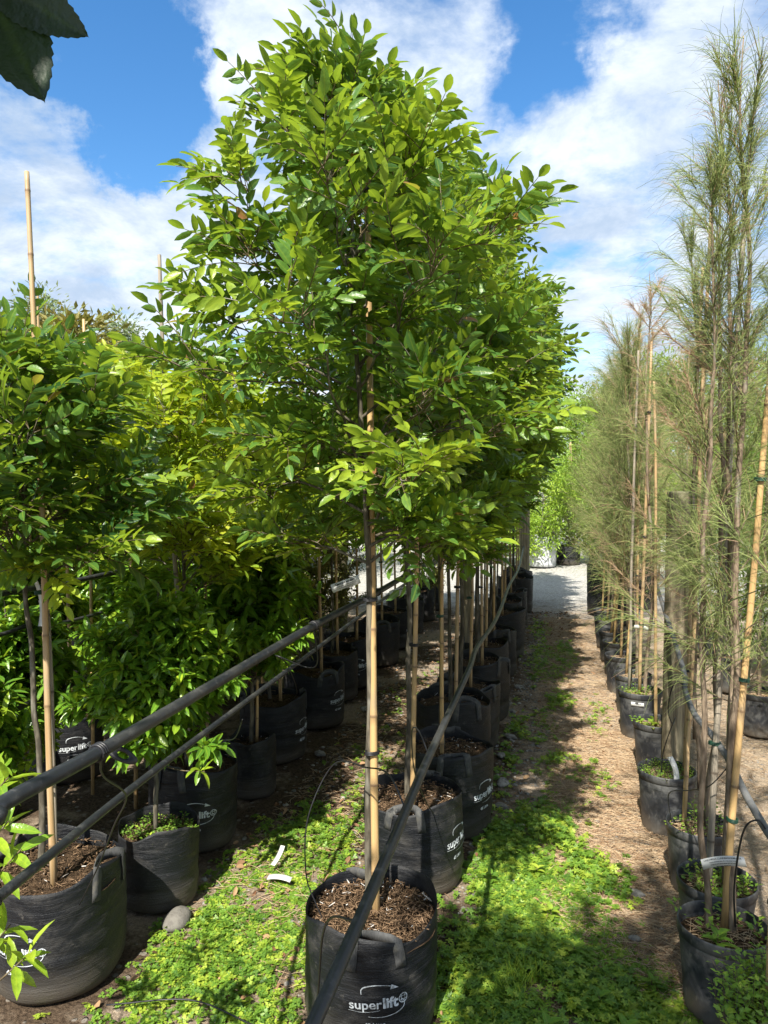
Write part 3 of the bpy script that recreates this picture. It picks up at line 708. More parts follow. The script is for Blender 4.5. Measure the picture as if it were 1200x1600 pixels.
for i, (x, y) in enumerate([(-3.8, 4.0), (-3.85, 4.8), (-3.8, 5.6), (-3.8, 6.5), (-3.8, 7.4)]):
    rod('bamboo_stake', (x + .04, y, .25), (x + .02, y + .03, 2.4 + .1 * math.sin(i)), .010, 120 + i, '%s bamboo stake of the farthest shaded row' % ords[i], 'stake', GS, ties=())

for i, (x, y, t_) in enumerate([(-1.95, 3.9, 2.25), (-2.35, 3.4, 2.45), (-1.9, 4.6, 2.3), (-3.0, 3.9, 2.75), (-2.3, 5.3, 2.5)]):
    rod('bamboo_stake', (x, y, 0), (x - .03, y + .04, t_), .0095, 300 + i, '%s of the bare canes pushed into the soil between the back rows' % ords[i], 'stake', GS, m=M_BAMBOO, ties=(.75,))

# ------------------------------------------------------------------ leafy trees
def radA1(z): return float(np.interp(z, [1.2, 1.5, 1.9, 2.3, 2.5, 2.7, 2.85, 2.95, 3.2], [.36, .46, .55, .56, .46, .25, .13, .06, .05]))
def radA(z): return float(np.interp(z, [1.2, 1.5, 1.9, 2.35, 2.7, 2.95, 3.2], [.34, .46, .57, .57, .46, .28, .12]))
def radB(z): return float(np.interp(z, [.8, 1.1, 1.5, 1.8, 2.05, 2.3], [.24, .40, .52, .50, .34, .10]))
GT = 'pinnate-leaved nursery trees of the middle row'
mA1 = leafy_tree(11, 2.93, 1.34, radA1, .0125, 34, 3, 4, .056, .0225, lean=(-.08, .05), base=.25, tone_mu=.45, twigs=3, gaps=[(.0, .085, 1.74, 2.06), (.02, .06, 2.40, 2.56), (.0, .06, 1.50, 1.60)])
mAv = [leafy_tree(20 + i, 3.02, [1.2, 1.32, 1.26][i], radA, .012, 27, 3, 4, .060, .024, tone_mu=.40, base=.25, twigs=3) for i in range(3)]
place_tree(mA1, 'broadleaf_tree', (-.574, 2.225, 0), 0, 'tall slender tree with pinnate leaves tied to the golden stake in the front bag', 'tree', GT)
for i in range(1, 13):
    place_tree(mAv[i % 3], 'broadleaf_tree', (A_x[i] - .035 + .02 * math.sin(i * 3), rowA[i] + .03, 0), i * 2.1, '%s broad-leaved tree of the middle row, counted from the front' % ords[i], 'tree', GT, 1.0 if i == 1 else (.97 if i < 4 else 1.09) + .05 * math.sin(i * 1.9))
GTB = 'broad-leaved trees of the rows beyond the aisle'
mB = [leafy_tree(40 + i, 2.14, 1.12, radB, .011, 20, 3, 4, .060, .023, leafm=M_SUNLIT, tone_mu=[.5, .42, .58][i], base=.25, twigs=3) for i in range(3)]
mBd = leafy_tree(50, 2.25, 1.40, radB, .012, 17, 3, 4, .068, .026, leafm=M_TITOKI, tone_mu=.22, base=.25)  # low leaf tone: the edge tree's shade is put into its colour
place_tree(mBd, 'broadleaf_tree', (-1.70, 2.16, 0), .5, 'dark bluish-green tree at the edge in the large cut-off bag', 'tree', GTB, .93)
for i, (x, y, s) in enumerate([(-1.66, 3.12, 1.02), (-1.68, 4.18, .97), (-1.66, 5.38, .98), (-1.6, 6.5, 1.0), (-1.62, 7.9, 1.0), (-1.6, 8.6, 1.0)]):
    place_tree(mB[i % 3], 'broadleaf_tree', (x, y, 0), i * 1.7, ('bright yellow-green tree in the printed bag across the aisle' if i == 0 else '%s bright green tree of the row across the weedy aisle' % ords[i]), 'tree', GTB, s)
for i, (x, y) in enumerate([(-2.72, 3.0), (-2.7, 4.3), (-2.72, 5.6), (-2.7, 6.3), (-2.7, 7.8)]):
    place_tree(mB[(i + 1) % 3] if i else mBd, 'broadleaf_tree', (x, y, 0), i * 2.9 + 1, '%s bright leafy tree of the row behind the back irrigation pipe' % ords[i], 'tree', GTB, 1.06 + .05 * math.sin(i * 2))
for i, (x, y) in enumerate([(-3.8, 4.0), (-3.85, 4.8), (-3.8, 5.6), (-3.8, 6.5), (-3.8, 7.4), (-4.9, 6.0), (-4.9, 7.2), (-4.9, 8.6)]):
    place_tree(mB[(i + 2) % 3], 'broadleaf_tree', (x, y, 0), i * 1.9 + 2, '%s leafy tree of the farthest shaded rows' % ords[i], 'tree', GTB, 1.2 + .05 * math.sin(i * 3))

# ------------------------------------------------------------------ glossy shrubs in small bags
def radS(z): return float(np.interp(z, [.3, .55, .9, 1.15, 1.35], [.24, .38, .38, .28, .14]))
mS = [leafy_tree(70 + i, 1.28, .58, radS, .010, 50, 9, 3, .070, .024, leafm=M_SHRUB, simple=True, tone_mu=.34, base=.2, twigs=3) for i in range(2)]
GSH = 'glossy-leaved shrubs in small bags'
place_tree(mS[0], 'glossy_shrub', (-1.54, 2.62, 0), 0, 'dense glossy shrub with sunlit yellow leaves in the small clover bag', 'shrub', GSH, 1.0)
place_tree(mS[1], 'glossy_shrub', (-1.56, 3.62, 0), 1, 'dense dark glossy shrub in the narrow grey bag', 'shrub', GSH, 1.12)
place_tree(mS[0], 'glossy_shrub', (-2.1, 3.5, -.1), 2.5, 'dark glossy shrub between the rows behind the thin back pipe', 'shrub', GSH, 1.1)
for i, (x, y, s_) in enumerate([(-2.3, 4.3, 1.0), (-2.3, 2.75, 1.0), (-2.95, 2.75, 1.1), (-2.1, 2.2, .9), (-2.35, 5.0, 1.05), (-3.2, 3.9, 1.15), (-3.3, 4.7, 1.1), (-3.3, 5.6, 1.1), (-2.2, 5.9, 1.0), (-4.3, 5.2, 1.2), (-4.4, 6.4, 1.2)]):
    place_tree(mS[i % 2], 'glossy_shrub', (x, y, -.1), i * 1.3, '%s dark glossy shrub filling the shade between the back rows' % ords[i], 'shrub', GSH, s_)
mO = leafy_tree(75, 1.45, .5, lambda z: .32 if z < 1.2 else .2, .008, 34, 7, 3, .045, .016, leafm=M_OLIVE, simple=True, tone_mu=.4, base=.2, tpl=T_LO)
for i, (x, y) in enumerate([(-1.9, 4.7), (-1.85, 5.6), (-1.95, 6.6), (-2.9, 5.2), (-1.35, 8.2)]):
    place_tree(mO, 'olive_shrub', (x, y, -.08), i * 1.3, '%s fine-leaved olive-brown shrub among the bags beyond the aisle' % ords[i], 'shrub', 'fine-leaved olive shrubs', 1.0)

# ------------------------------------------------------------------ casuarinas in pots along the path
def casuarina(seed, H_, brown=0.0, dens=1.0, z0=.75, spread=.30, nl=.17, base=.2):
    rng = np.random.default_rng(seed); tk = MB(); nd = []
    k = 14; zs = np.linspace(0, 1, k); wob = np.cumsum(rng.normal(size=(k, 2)), 0) * .010
    tp = np.stack([wob[:, 0] - wob[0, 0], wob[:, 1] - wob[0, 1], base + (H_ - base) * zs], -1)
    tube(tk, catmull(tp, 3), np.interp(np.linspace(0, 1, (k - 1) * 3 + 1), [0, .1, .6, 1], [.0135, .0115, .008, .0018]), 8)
    nb = int(58 * dens); Ps = []; Ds = []; Tn = []; Ls = []
    for i in range(nb):
        f = rng.random(); zb = z0 + (H_ - .15 - z0) * f; s = np.array([np.interp(zb, tp[:, 2], tp[:, a]) for a in range(3)]); s[2] = zb
        az = rng.random() * 6.283; el = R_(36 + 26 * f + rng.normal() * 10); d = np.array([math.cos(az) * math.cos(el), math.sin(az) * math.cos(el), math.sin(el)])
        Lb = spread * (1.35 - .75 * f) * (.6 + .7 * rng.random()); n = 6; pts = [s]
        for j in range(n): d = norm(d + rng.normal(size=3) * .07 + UP * .05); pts.append(pts[-1] + d * Lb / n)
        pts = np.array(pts); tube(tk, pts, np.linspace(.0022, .0007, n + 1), 4, False)
        dead = rng.random() < brown
        for j in range(int(60 * (.6 + .6 * rng.random()))):
            g = rng.random() ** .8 * n; q = int(min(g, n - 1)); p = pts[q] * (1 - (g - q)) + pts[q + 1] * (g - q)
            Ps.append(p); Ds.append(norm(d * .95 + rng.normal(size=3) * .26)); Ls.append(nl * (.5 + .8 * rng.random())); Tn.append(.62 + .38 * rng.random() if dead else rng.random() * .5 if rng.random() > .05 + brown * .3 else .6 + .3 * rng.random())
    for j in range(int(190 * dens)):
        zb = z0 + (H_ - z0) * rng.random(); p = np.array([np.interp(zb, tp[:, 2], tp[:, a]) for a in range(3)]); p[2] = zb
        Ps.append(p); Ds.append(norm(rng.normal(size=3) * np.array([.6, .6, .2]) + UP * .8)); Ls.append(nl * (.5 + .7 * rng.random())); Tn.append(.6 + .4 * rng.random() if rng.random() < brown else rng.random() * .5)
    P = np.array(Ps); D = np.array(Ds); Ln = np.array(Ls); n = len(P)
    # three-sided hair-thin branchlets that arch over under their own weight
    S = norm(np.cross(D, rng.normal(size=(n, 3)))); Nn = np.cross(S, D); us = np.array([0, .35, .7, 1.0]); V = []
    bend = .6 + .8 * rng.random(n)
    for u in us:
        c = P + D * (u * Ln)[:, None] - UP * (bend * u * u * Ln * .6)[:, None] + rng.normal(size=(n, 3)) * .002
        r = .00085 * (1.15 - .7 * u)
        for a in (0, 2.094, 4.189): V.append(c + S * r * math.cos(a) + Nn * r * math.sin(a))
    V = np.stack(V, 1).reshape(-1, 3); q = [(3 * a + b, 3 * a + (b + 1) % 3, 3 * a + 3 + (b + 1) % 3, 3 * a + 3 + b) for a in range(3) for b in range(3)]
    F = (np.arange(n)[:, None, None] * 12 + np.array(q)[None]).reshape(-1, 4)
    cr = MB(); cr.add(V, quads=F, tone=np.repeat(np.array(Tn), 12))
    return tk.mesh('trunk', M_BARKR), cr.mesh('crown', M_NEEDLE)
def place_cas(ms, loc, rz, label, s=1.0, tilt=(0, 0)):
    r = empty('casuarina_tree', loc, 0, label=label, cat='tree', group='casuarina trees in pots along the path'); r.scale = (s,) * 3; r.rotation_euler = (tilt[0], tilt[1], rz)
    link('trunk', ms[0], r); link('crown', ms[1], r); return r
cas = [casuarina(500, 2.95, .05, .55, 1.1, .30, .18), casuarina(501, 3.0, .08, .95, .90, .36, .19), casuarina(502, 2.85, .75, .6, .8, .24), casuarina(503, 2.75, .02, 1.7, .75, .42, .24)]

# ------------------------------------------------------------------ plastic pots
def weed_mesh(seed, Rr, n, hmin, hmax, ll=.013, m=None, tone=(.3, .9), lift=0, z=0.0):
    rng = np.random.default_rng(seed); lv = Leaves(); st = MB()
    ns = max(6, n // 9)
    for i in range(ns):
        r = Rr * math.sqrt(rng.random()); a = rng.random() * 6.28; p = np.array([r * math.cos(a), r * math.sin(a), z]); h = hmin + (hmax - hmin) * rng.random() * (1 - .4 * (r / Rr))
        d = norm(np.array([rng.normal() * .35, rng.normal() * .35, 1])); e = p + d * h; tube(st, [p, (p + e) / 2 + rng.normal(size=3) * .004, e], [.0011, .0009, .0006], 3, False)
        tn = tone[0] + (tone[1] - tone[0]) * rng.random()
        for j in range(9):
            f = .25 + .75 * j / 8; az = j * 2.2 + rng.random(); q = p + (e - p) * f
            dd = norm(np.array([math.cos(az), math.sin(az), .35 + .4 * rng.random()])); l = ll * (.6 + .8 * rng.random())
            lv.add(q + dd * l * .4, dd, norm(UP + rng.normal(size=3) * .3), l, l * .62, np.clip(tn + rng.normal() * .1, 0, .96), .15)
    mb = MB(); lv.build(mb, T_LO, .12)
    return st, mb
def make_pot(seed, Rt=.132, h=.275, soil=None):
    root = empty('plant_pot'); rng = np.random.default_rng(seed); soil = soil or h - .045; rb = Rt * .82
    prof = [(.001, .004), (rb * .96, .003), (rb, .010)] + [(rb + (Rt * .955 - rb) * t, .01 + (h - .045) * t) for t in np.linspace(.05, 1, 12)]
    prof += [(Rt * .965, h - .034), (Rt * 1.0, h - .032), (Rt * 1.005, h - .006), (Rt * .998, h - .001), (Rt * .985, h), (Rt * .965, h - .003), (Rt * .955, h - .02), (Rt * .95, soil - .02)]
    ov = .02 * rng.random(); a0 = rng.random() * 6
    b = MB(); lathe(b, prof, 56, lambda th, rr, z: (rr * (1 + ov * np.sin(2 * th + a0) * z / h), z + 0 * th)); b.obj('pot_wall', M_POT, root)
    s = MB(); lathe(s, [(Rt * .95 * q, soil + .01 * (1 - q * q)) for q in np.linspace(.999, .001, 7)], 32, lambda th, rr, z: (rr + 0 * th, z + .005 * np.sin(3 * th + rr * 40))); so_ = s.obj('soil', M_SOIL, root)
    c = MB(); add_straw(c, rng, 150, Rt * .9, soil + .010); tag(c.obj('needle_mulch', M_STRAW, so_), kind='stuff')
    return root
def add_straw(c, rng, n, Rr, z, ll=.05, rect=None):
    if rect is None:
        r = Rr * np.sqrt(rng.random(n)) * .8; a = rng.random(n) * 6.28; P = np.stack([r * np.cos(a), r * np.sin(a), z + rng.random(n) * .008], -1)
    else: P = rect
    D = norm(np.stack([rng.normal(size=n), rng.normal(size=n), rng.normal(size=n) * .10], -1)); Ln = ll * (.4 + rng.random(n)); S = norm(np.cross(D, UP)); V = []
    for u in (-.5, 0, .5):
        cc = P + D * (u * Ln)[:, None] + np.stack([0 * Ln, 0 * Ln, .004 - .016 * u * u + 0 * Ln], -1)
        for a in (0, 2.094, 4.189): V.append(cc + (S * math.sin(a) + UP * math.cos(a)) * .00095)
    V = np.stack(V, 1).reshape(-1, 3); q = [(3 * a + b, 3 * a + (b + 1) % 3, 3 * a + 3 + (b + 1) % 3, 3 * a + 3 + b) for a in range(2) for b in range(3)]
    c.add(V, quads=(np.arange(n)[:, None, None] * 9 + np.array(q)[None]).reshape(-1, 4), tone=np.repeat(rng.random(n), 9))
GP = 'black plastic pots along the path'
pots = [(.58, 2.06, .135, .275, 'black plastic pot overflowing with weeds at the bottom corner'),
        (.50, 2.44, .132, .275, 'black plastic pot with straw mulch and one young weed, next to the weedy corner pot'),
        (.535, 2.73, .130, .27, 'black plastic pot with the curved white label above its rim'),
        (.55, 3.16, .125, .27, 'black plastic pot partly hidden behind the labelled pot'),
        (.495, 3.68, .130, .285, 'round black pot full of fine green weeds in front of the wooden post'),
        (.535, 4.42, .125, .28, 'small black pot against the far side of the wooden post'),
        (.50, 4.98, .135, .30, 'dusty sunlit black pot with a white sticker on its side'),
        (.50, 5.45, .125, .28, 'dusty black pot behind the one with the sticker'),
        (.47, 5.98, .13, .29, 'ninth black pot along the path with a bent rim'),
        (.47, 6.5, .12, .28, 'tenth black pot along the path, grey with dust'),
        (.46, 7.0, .12, .27, 'eleventh black pot along the path'),
        (.45, 7.55, .12, .27, 'twelfth black pot along the path with a green tuft'),
        (.46, 8.1, .12, .27, 'last black pot before the tall black bags')]
weedy = {0: (2600, .05, .17, .017, (.35, .8)), 1: (70, .04, .10, .022, (.4, .6)), 2: (420, .02, .08, .015, (.45, .85)), 3: (200, .03, .16, .014, (.4, .8)), 4: (1000, .03, .07, .010, (.3, .8)), 5: (90, .02, .08, .022, (.5, .8)), 6: (400, .02, .07, .012, (.3, .7)), 9: (200, .02, .06, .012, (.4, .9)), 11: (300, .02, .08, .012, (.5, .9))}
wl = ['leafy weeds spilling over the corner pot', 'single broad weed in the straw-mulched pot', 'small round-leaved weeds around the labelled stake', 'tall thin weeds in the half-hidden pot', 'fine ferny weeds filling the round pot by the post', 'broad young weeds in the pot behind the post', 'low weeds in the pot with the sticker', '', '', 'green tuft in the tenth pot', '', 'green tuft in the twelfth pot']
for i, (x, y, Rt, h, lab) in enumerate(pots):
    p = make_pot(400 + i, Rt, h); p.location = (x, y, 0); tag(p, lab, 'plant pot', GP)
    if i in weedy:
        n, a, b, ll, tn = weedy[i]; st, mb = weed_mesh(700 + i, Rt * (1.25 if i == 0 else .92), n, a, b, ll, tone=tn)
        e = empty('potted_weeds', (x, y, h - .04), label=wl[i], cat='weeds', group='weeds growing in the pots'); st.obj('stems', M_TWIG, e); mb.obj('leaves', M_WEED, e)
GR = 'stakes in the pots along the path'
rs = [((.547, 2.10, .24), (.56, 2.08, 1.75), .0115, 'stake in the weedy corner pot at the edge', 0, .010),
      ((.507, 2.46, .24), (.610, 2.495, 1.99), .0115, 'thick pale bamboo stake leaning outward from the mulched pot', 0, .01),
      ((.508, 2.72, .24), (.643, 3.027, 2.642), .0115, 'tall weathered grey cane in the labelled pot', 1, .01),
      ((.496, 3.18, .24), (.625, 3.596, 2.80), .0095, 'slim bamboo stake leaning back from the half-hidden pot', 0, .01),
      ((.575, 3.70, .25), (.66, 3.984, 2.665), .0095, 'bamboo stake in the round weed-filled pot beside the post', 0, .01),
      ((.50, 5.0, .26), (.54, 5.02, 2.5), .011, 'bamboo stake in the dusty pot with the sticker', 0, .01),
      ((.465, 5.55, .25), (.60, 5.759, 2.6), .0105, 'bamboo stake leaning outward behind the stickered pot', 0, .01),
      ((.46, 6.0, .25), (.52, 6.1, 2.5), .0105, 'ninth stake along the path, bright tan', 0, .01),
      ((.44, 6.5, .25), (.60, 6.369, 2.787), .0105, 'tenth stake along the path, leaning to the back', 0, .01),
      ((.45, 7.0, .24), (.62, 7.1, 2.3), .0105, 'eleventh stake along the path', 0, .01),
      ((.45, 7.6, .24), (.56, 7.7, 2.3), .0105, 'twelfth stake along the path', 0, .01)]
xs_ = [((.53, 4.40, .24), (.50, 4.5, 2.2)), ((.44, 5.05, .26), (.47, 5.1, 2.45)), ((.53, 5.5, .25), (.52, 5.6, 2.6)), ((.52, 6.05, .25), (.47, 6.1, 2.5)), ((.50, 6.55, .25), (.49, 6.6, 2.7)), ((.49, 7.05, .24), (.46, 7.0, 2.5)), ((.43, 8.1, .24), (.50, 8.1, 2.6))]
rs += [(b, t, .0095, '%s of the extra pale canes crowding the pots past the wooden post' % ords[j], j % 3 == 1, 0) for j, (b, t) in enumerate(xs_)]
for i, (b, t, r, lab, g, _) in enumerate(rs):
    rod('bamboo_stake', b, t, r, 200 + i, lab, 'stake', GR, m=M_GREYCANE if g else None, ties=(.2, .45, .8) if i < 6 else (.3,), tm=M_TIE if i in (1, 2) else M_BLACK)
cl_ = ['needle-leaved tree in the weedy corner pot', 'sparse needle-leaved tree tied to the thick pale stake', 'needle-leaved tree behind the tall grey cane', 'needle-leaved tree in the half-hidden pot', 'dense needle-leaved tree arching around the wooden post',
       'needle-leaved tree directly behind the wooden post', 'brown dried needle tree in the stickered pot', 'reddish-brown dying needle tree behind the stickered pot', 'brown-tipped needle tree ninth along the path', 'bushy green needle tree tenth along the path', 'bushy green needle tree eleventh along the path', 'bushy green needle tree twelfth along the path', 'bushy needle tree at the end of the pots']
ci = [0, 0, 1, 0, 0, 2, 2, 3, 2, 3, 2, 3, 3]; cs = [1.1, 1.0, .98, 1, .95, .92, 1.02, .98, 1.0, .98, .95, 1.0, .95]
for i, (x, y, Rt, h, lab) in enumerate(pots):
    place_cas(cas[ci[i]], (x + {4: .16, 5: .20}.get(i, .035), y + .02, 0), i * 2.3, cl_[i], cs[i], (R_(-1 + 1.2 * math.sin(i)), R_(1.6 + 1.2 * math.cos(i * 1.7))))
    if i == 1: place_cas(cas[(i + 1) % 2], (x - .03, y + .05, 0), i * 1.3 + 2, ['', 'second thin stem with needles in the mulched pot', 'second thin stem with needles in the labelled pot', 'second thin needle stem in the half-hidden pot'][i], .88, (R_(-2), R_(2.5)))
# the row goes on past the camera: those shade the foreground
for i, (x, y) in enumerate([(.78, 1.0), (.62, .45), (.62, -.1), (.6, -.7), (.6, -1.3)]):
    place_cas(cas[[0, 1, 3, 3, 1, 3][i]], (x, y, 0), i * 1.9, '%s needle tree of the same row, beside and behind the viewer' % ords[i], 1.05)
    p = make_pot(450 + i) if i == 0 else dup(p, (x, y, 0)); p.location = (x, y, 0); tag(p, '%s pot of the same row, beside and behind the viewer' % ords[i], 'plant pot', GP)
for i, (x, y) in enumerate([(-.02, -.72)]):
    place_tree(mAv[i % 3], 'broadleaf_tree', (x, y, 0), i, '%s unseen broad-leaved tree behind the viewer, set to shade the front bag' % ords[i], 'tree', GT, 1.32)  # out of view, sized and placed to throw shade on the front bag

# ------------------------------------------------------------------ posts
def post(x, y, r, h, label):
    mb = MB(); rng = np.random.default_rng(int(abs(x * 100) + y)); prof = [(r * (1.02 - .05 * z / h), z) for z in np.linspace(-.05, h - .008, 16)] + [(r * .93, h), (.001, h + .002)]
    lathe(mb, prof, 28, lambda th, rr, z: (rr * (1 + .025 * np.sin(3 * th + 1) + .018 * np.sin(11 * th + z * 2) + .012 * np.sin(23 * th + 2)), z + 0 * th))
    o = mb.obj('wooden_post', M_POST); o.location = (x, y, 0); tag(o, label, 'post', 'round timber posts carrying the irrigation pipes')
post(.600, 4.17, .066, 1.57, 'thick round timber post among the needle trees beside the path')
post(-.50, 10.9, .07, 1.45, 'round timber post at the far end of the middle row')
post(-.70, 5.75, .045, 1.35, 'slim greenish timber post in the middle row')
post(-1.98, 5.25, .08, 1.6, 'thick dark timber post behind the aisle bags')
post(-3.45, 5.6, .078, 1.9, 'dark timber post deep in the shaded back rows')
post(-2.25, 7.6, .07, 1.5, 'timber post far back beside the olive shrubs')

# ------------------------------------------------------------------ irrigation pipes
def pipe(name, pts, r, label, m=None, sides=14, rings=(), ring_r=1.55):
    mb = MB(); tube(mb, catmull(pts, 10), r, sides); root = empty(name, (0, 0, 0), label=label, cat='irrigation pipe', group='black irrigation pipes'); mb.obj('pipe_run', m or M_PIPE, root)
    for c, d in rings:
        c = np.array(c); d = norm(np.array(d, float)); q = MB()
        for k in (-.007, -.001, .005): tube(q, catmull([c + d * k + r * 1.12 * (np.array([math.cos(a), 0, math.sin(a)])) for a in np.linspace(0, 6.283, 9)], 3), .003, 6, False)
        q.obj('clamp', M_BLACK, root)
    return root
p1 = [(-.82, -.8, 1.16), (-.79, .747, 1.152), (-.805, .939, 1.162), (-.805, 1.185, 1.154), (-.814, 1.687, 1.146), (-.793, 2.361, 1.155), (-.776, 3.187, 1.144), (-.777, 3.906, 1.135), (-.79, 4.926, 1.108), (-.80, 7.172, 1.085), (-.8, 10.9, 1.1)]
pipe('irrigation_pipe', p1, .0130, 'thick black pipe running diagonally past the yellow-lit shrub towards the white labels', rings=[((-.805, 1.185, 1.154), (0, 1, 0)), ((-.793, 2.361, 1.155), (0, 1, 0)), ((-.776, 3.187, 1.144), (0, 1, 0))])
pipe('irrigation_pipe', [(-.80, -.8, 1.03), (-.815, .785, 1.014), (-.84, .974, 1.0), (-.95, 1.5, .935), (-1.01, 2.1, .900), (-1.03, 3.0, .898), (-1.01, 4.36, .930), (-1.0, 5.7, .933), (-1.0, 8, .93)], .0088, 'thinner black pipe sagging below the thick one, in front of the clover bag', m=M_PIPE)
pipe('irrigation_pipe', [(-.326, -.6, .90), (-.326, .761, .897), (-.321, .947, .904), (-.319, 1.175, .913), (-.331, 1.531, .897), (-.341, 1.888, .889), (-.35, 2.399, .874), (-.348, 2.966, .885), (-.373, 3.473, .856), (-.368, 4.292, .809), (-.395, 5.213, .743), (-.426, 6.533, .709), (-.455, 8.585, .62), (-.505, 10.8, .65)], .0112, 'black pipe crossing in front of the front grow bag and along the middle row', m=M_PIPE)
pipe('irrigation_pipe', [(-2.006, 2.182, 1.223), (-2.094, 2.469, 1.198), (-2.091, 2.983, 1.186), (-2.125, 3.489, 1.181), (-2.185, 4.195, 1.179), (-2.234, 4.904, 1.197), (-2.293, 5.919, 1.218), (-2.35, 8.683, 1.223)], .0125, 'black pipe strung between the shaded back rows', rings=[((-2.125, 3.489, 1.181), (0, 1, 0))])
pipe('irrigation_pipe', [(-2.2, 1.5, 1.05), (-2.158, 2.343, 1.043), (-2.164, 2.547, 1.02), (-2.151, 2.756, 1.032), (-2.241, 3.143, .967), (-2.3, 4.5, .95)], .0085, 'thin pipe at the edge just under the back pipe')
pipe('irrigation_pipe', [(-1.95, 1.5, .79), (-2.001, 2.162, .778), (-2.017, 2.363, .759), (-2.08, 2.655, .737), (-2.133, 2.847, .711), (-2.2, 4, .70)], .011, 'low black pipe at the edge in front of the printed shaded bags')
pipe('irrigation_pipe', [(.56, 4.75, 1.0), (.523, 3.476, .823), (.503, 3.263, .781), (.507, 3.057, .739), (.54, 2.858, .717), (.553, 2.654, .706), (.553, 2.446, .69), (.569, 2.24, .662), (.588, 2.141, .655), (.631, 2.049, .65), (.70, 1.5, .66), (.7, .5, .68)], .0112, 'curving black hose hung behind the pot stakes', m=M_GREYPIPE)
def dripper(pts, r, label):
    mb = MB(); tube(mb, catmull(pts, 8), r, 6); tag(mb.obj('drip_tube', M_BLACK), label, 'drip tube', 'thin black drip tubes')
dripper([(-.335, 1.65, .89), (-.40, 1.75, .93), (-.52, 2.0, .84), (-.66, 2.15, .78), (-.735, 2.13, .62), (-.74, 2.12, .45), (-.71, 2.12, .36), (-.68, 2.12, .30)], .0022, 'thin drip tube looping from the diagonal pipe into the front bag')
dripper([(-.34, 2.0, .88), (-.39, 2.1, .92), (-.43, 2.2, .88), (-.45, 2.35, .70), (-.46, 2.6, .5), (-.47, 2.86, .33)], .002, 'thin drip tube bending from the pipe to the second bag')
dripper([(-.33, 1.2, .90), (-.45, 1.4, .75), (-.60, 1.75, .28), (-.82, 1.98, .05), (-1.1, 2.08, .02), (-1.35, 2.0, .02)], .0025, 'thin drip tube lying on the weeds at the bottom edge')
dripper([(-.805, 1.19, 1.14), (-.84, 1.25, 1.08), (-.92, 1.45, .95), (-1.05, 1.6, .80), (-1.2, 1.75, .6), (-1.4, 1.95, .36)], .0022, 'thin drip tube dropping from the first clamp to the cut-off bag')
dripper([(-.793, 2.36, 1.14), (-.80, 2.42, 1.02), (-.9, 2.6, .95), (-1.0, 2.55, 1.0), (-1.05, 2.8, .9), (-1.3, 3.6, .55), (-1.5, 4.05, .36)], .0022, 'thin drip tube looped under the second pipe clamp')
dripper([(.52, 3.30, .78), (.46, 3.25, .80), (.445, 3.3, .68), (.47, 3.35, .60), (.50, 3.5, .58), (.47, 3.6, .40), (.46, 3.62, .26)], .0025, 'thin drip tube curling beside the wooden post')
dripper([(.57, 2.24, .66), (.545, 2.25, .69), (.515, 2.28, .64), (.51, 2.35, .45), (.53, 2.42, .28)], .0028, 'thin drip tube hooking over beside the curved white label')
dripper([(.555, 2.65, .70), (.50, 2.7, .60), (.47, 2.9, .50), (.42, 3.05, .42), (.44, 3.12, .28)], .002, 'thin drip tube bent over the rim of the half-hidden pot')
dripper([(-1.0, 2.25, .86), (-1.12, 2.45, .72), (-1.3, 2.7, .60), (-1.42, 3.0, .38), (-1.5, 3.1, .30)], .002, 'thin drip tube dropping into the printed bag across the aisle')

# clip hanging from the first clamp
def clip():
    mb = MB(); a = np.linspace(0, 2 * np.pi, 25)[:-1]
    for k, s_ in ((0, 1.0),):
        out = np.stack([.034 * np.cos(a), .013 * np.sin(a)], -1); inn = np.stack([.004 + .012 * np.cos(a), .006 * np.sin(a)], -1)
        V = [(p[0], p[1], z) for z in (-.002, .002) for ring in (out, inn) for p in ring]; n = 24; q = []
        for i in range(n):
            j = (i + 1) % n; q += [(i, j, n + j, n + i), (2*n + i, 3*n + i, 3*n + j, 2*n + j), (i, 2*n + i, 2*n + j, j), (n + i, n + j, 3*n + j, 3*n + i)]
        mb.add(V, quads=q)
    o = mb.obj('pipe_clip', M_BLACK, smooth=False); o.location = (-.815, 1.27, 1.118); o.rotation_euler = (.9, .5, .3); tag(o, 'flat black oval clip hanging under the thick pipe', 'clip')
clip()

# ------------------------------------------------------------------ labels and litter
def plant_label(loc, xdir, updir, w_, h_, lines, label, bend=.0, fs=.011, group='printed white plant labels'):
    X = norm(np.array(xdir, float)); Z = norm(np.array(updir, float) - X * (np.array(updir, float) @ X)); Yn = np.cross(X, Z)
    def f(u, v, off=0): 
        u = np.asarray(u, float); v = np.asarray(v, float); c = np.array(loc, float)
        return c + u[..., None] * X + v[..., None] * Z + (bend * (u / w_) ** 2 * -1 * 4)[..., None] * (Yn * .6 + Z * .8) * w_ + off * Yn
    mb = MB(); us = np.linspace(-w_ / 2, w_ / 2, 13); vs = np.array([-h_ / 2, h_ / 2]); V = []
    for off in (.0004, -.0004):
        for v in vs: V.append(f(us, np.full(13, v), off))
    V = np.concatenate(V); q = []
    for i in range(12): q += [(i, i + 1, 13 + i + 1, 13 + i), (26 + i, 39 + i, 39 + i + 1, 26 + i + 1), (i, 26 + i, 27 + i, i + 1), (13 + i, 14 + i, 40 + i, 39 + i)]
    mb.add(V, quads=q); root = empty('plant_label', (0, 0, 0), label=label, cat='plant label', group=group); mb.obj('label_strip', M_TAG, root)
    if lines:
        m2 = MB()
        for txt, dy, s_ in lines:
            for side in (1, -1)[:1]:
                V2, F = text_mesh(txt, s_, .0001 if s_ < .008 else .0004, spacing=1.0)
                P = f(V2[:, 0] * side, V2[:, 1] + dy, .0009 * side); m2.add(P, polys=F)
        m2.obj('lettering', M_INK, root, smooth=False)
    return root
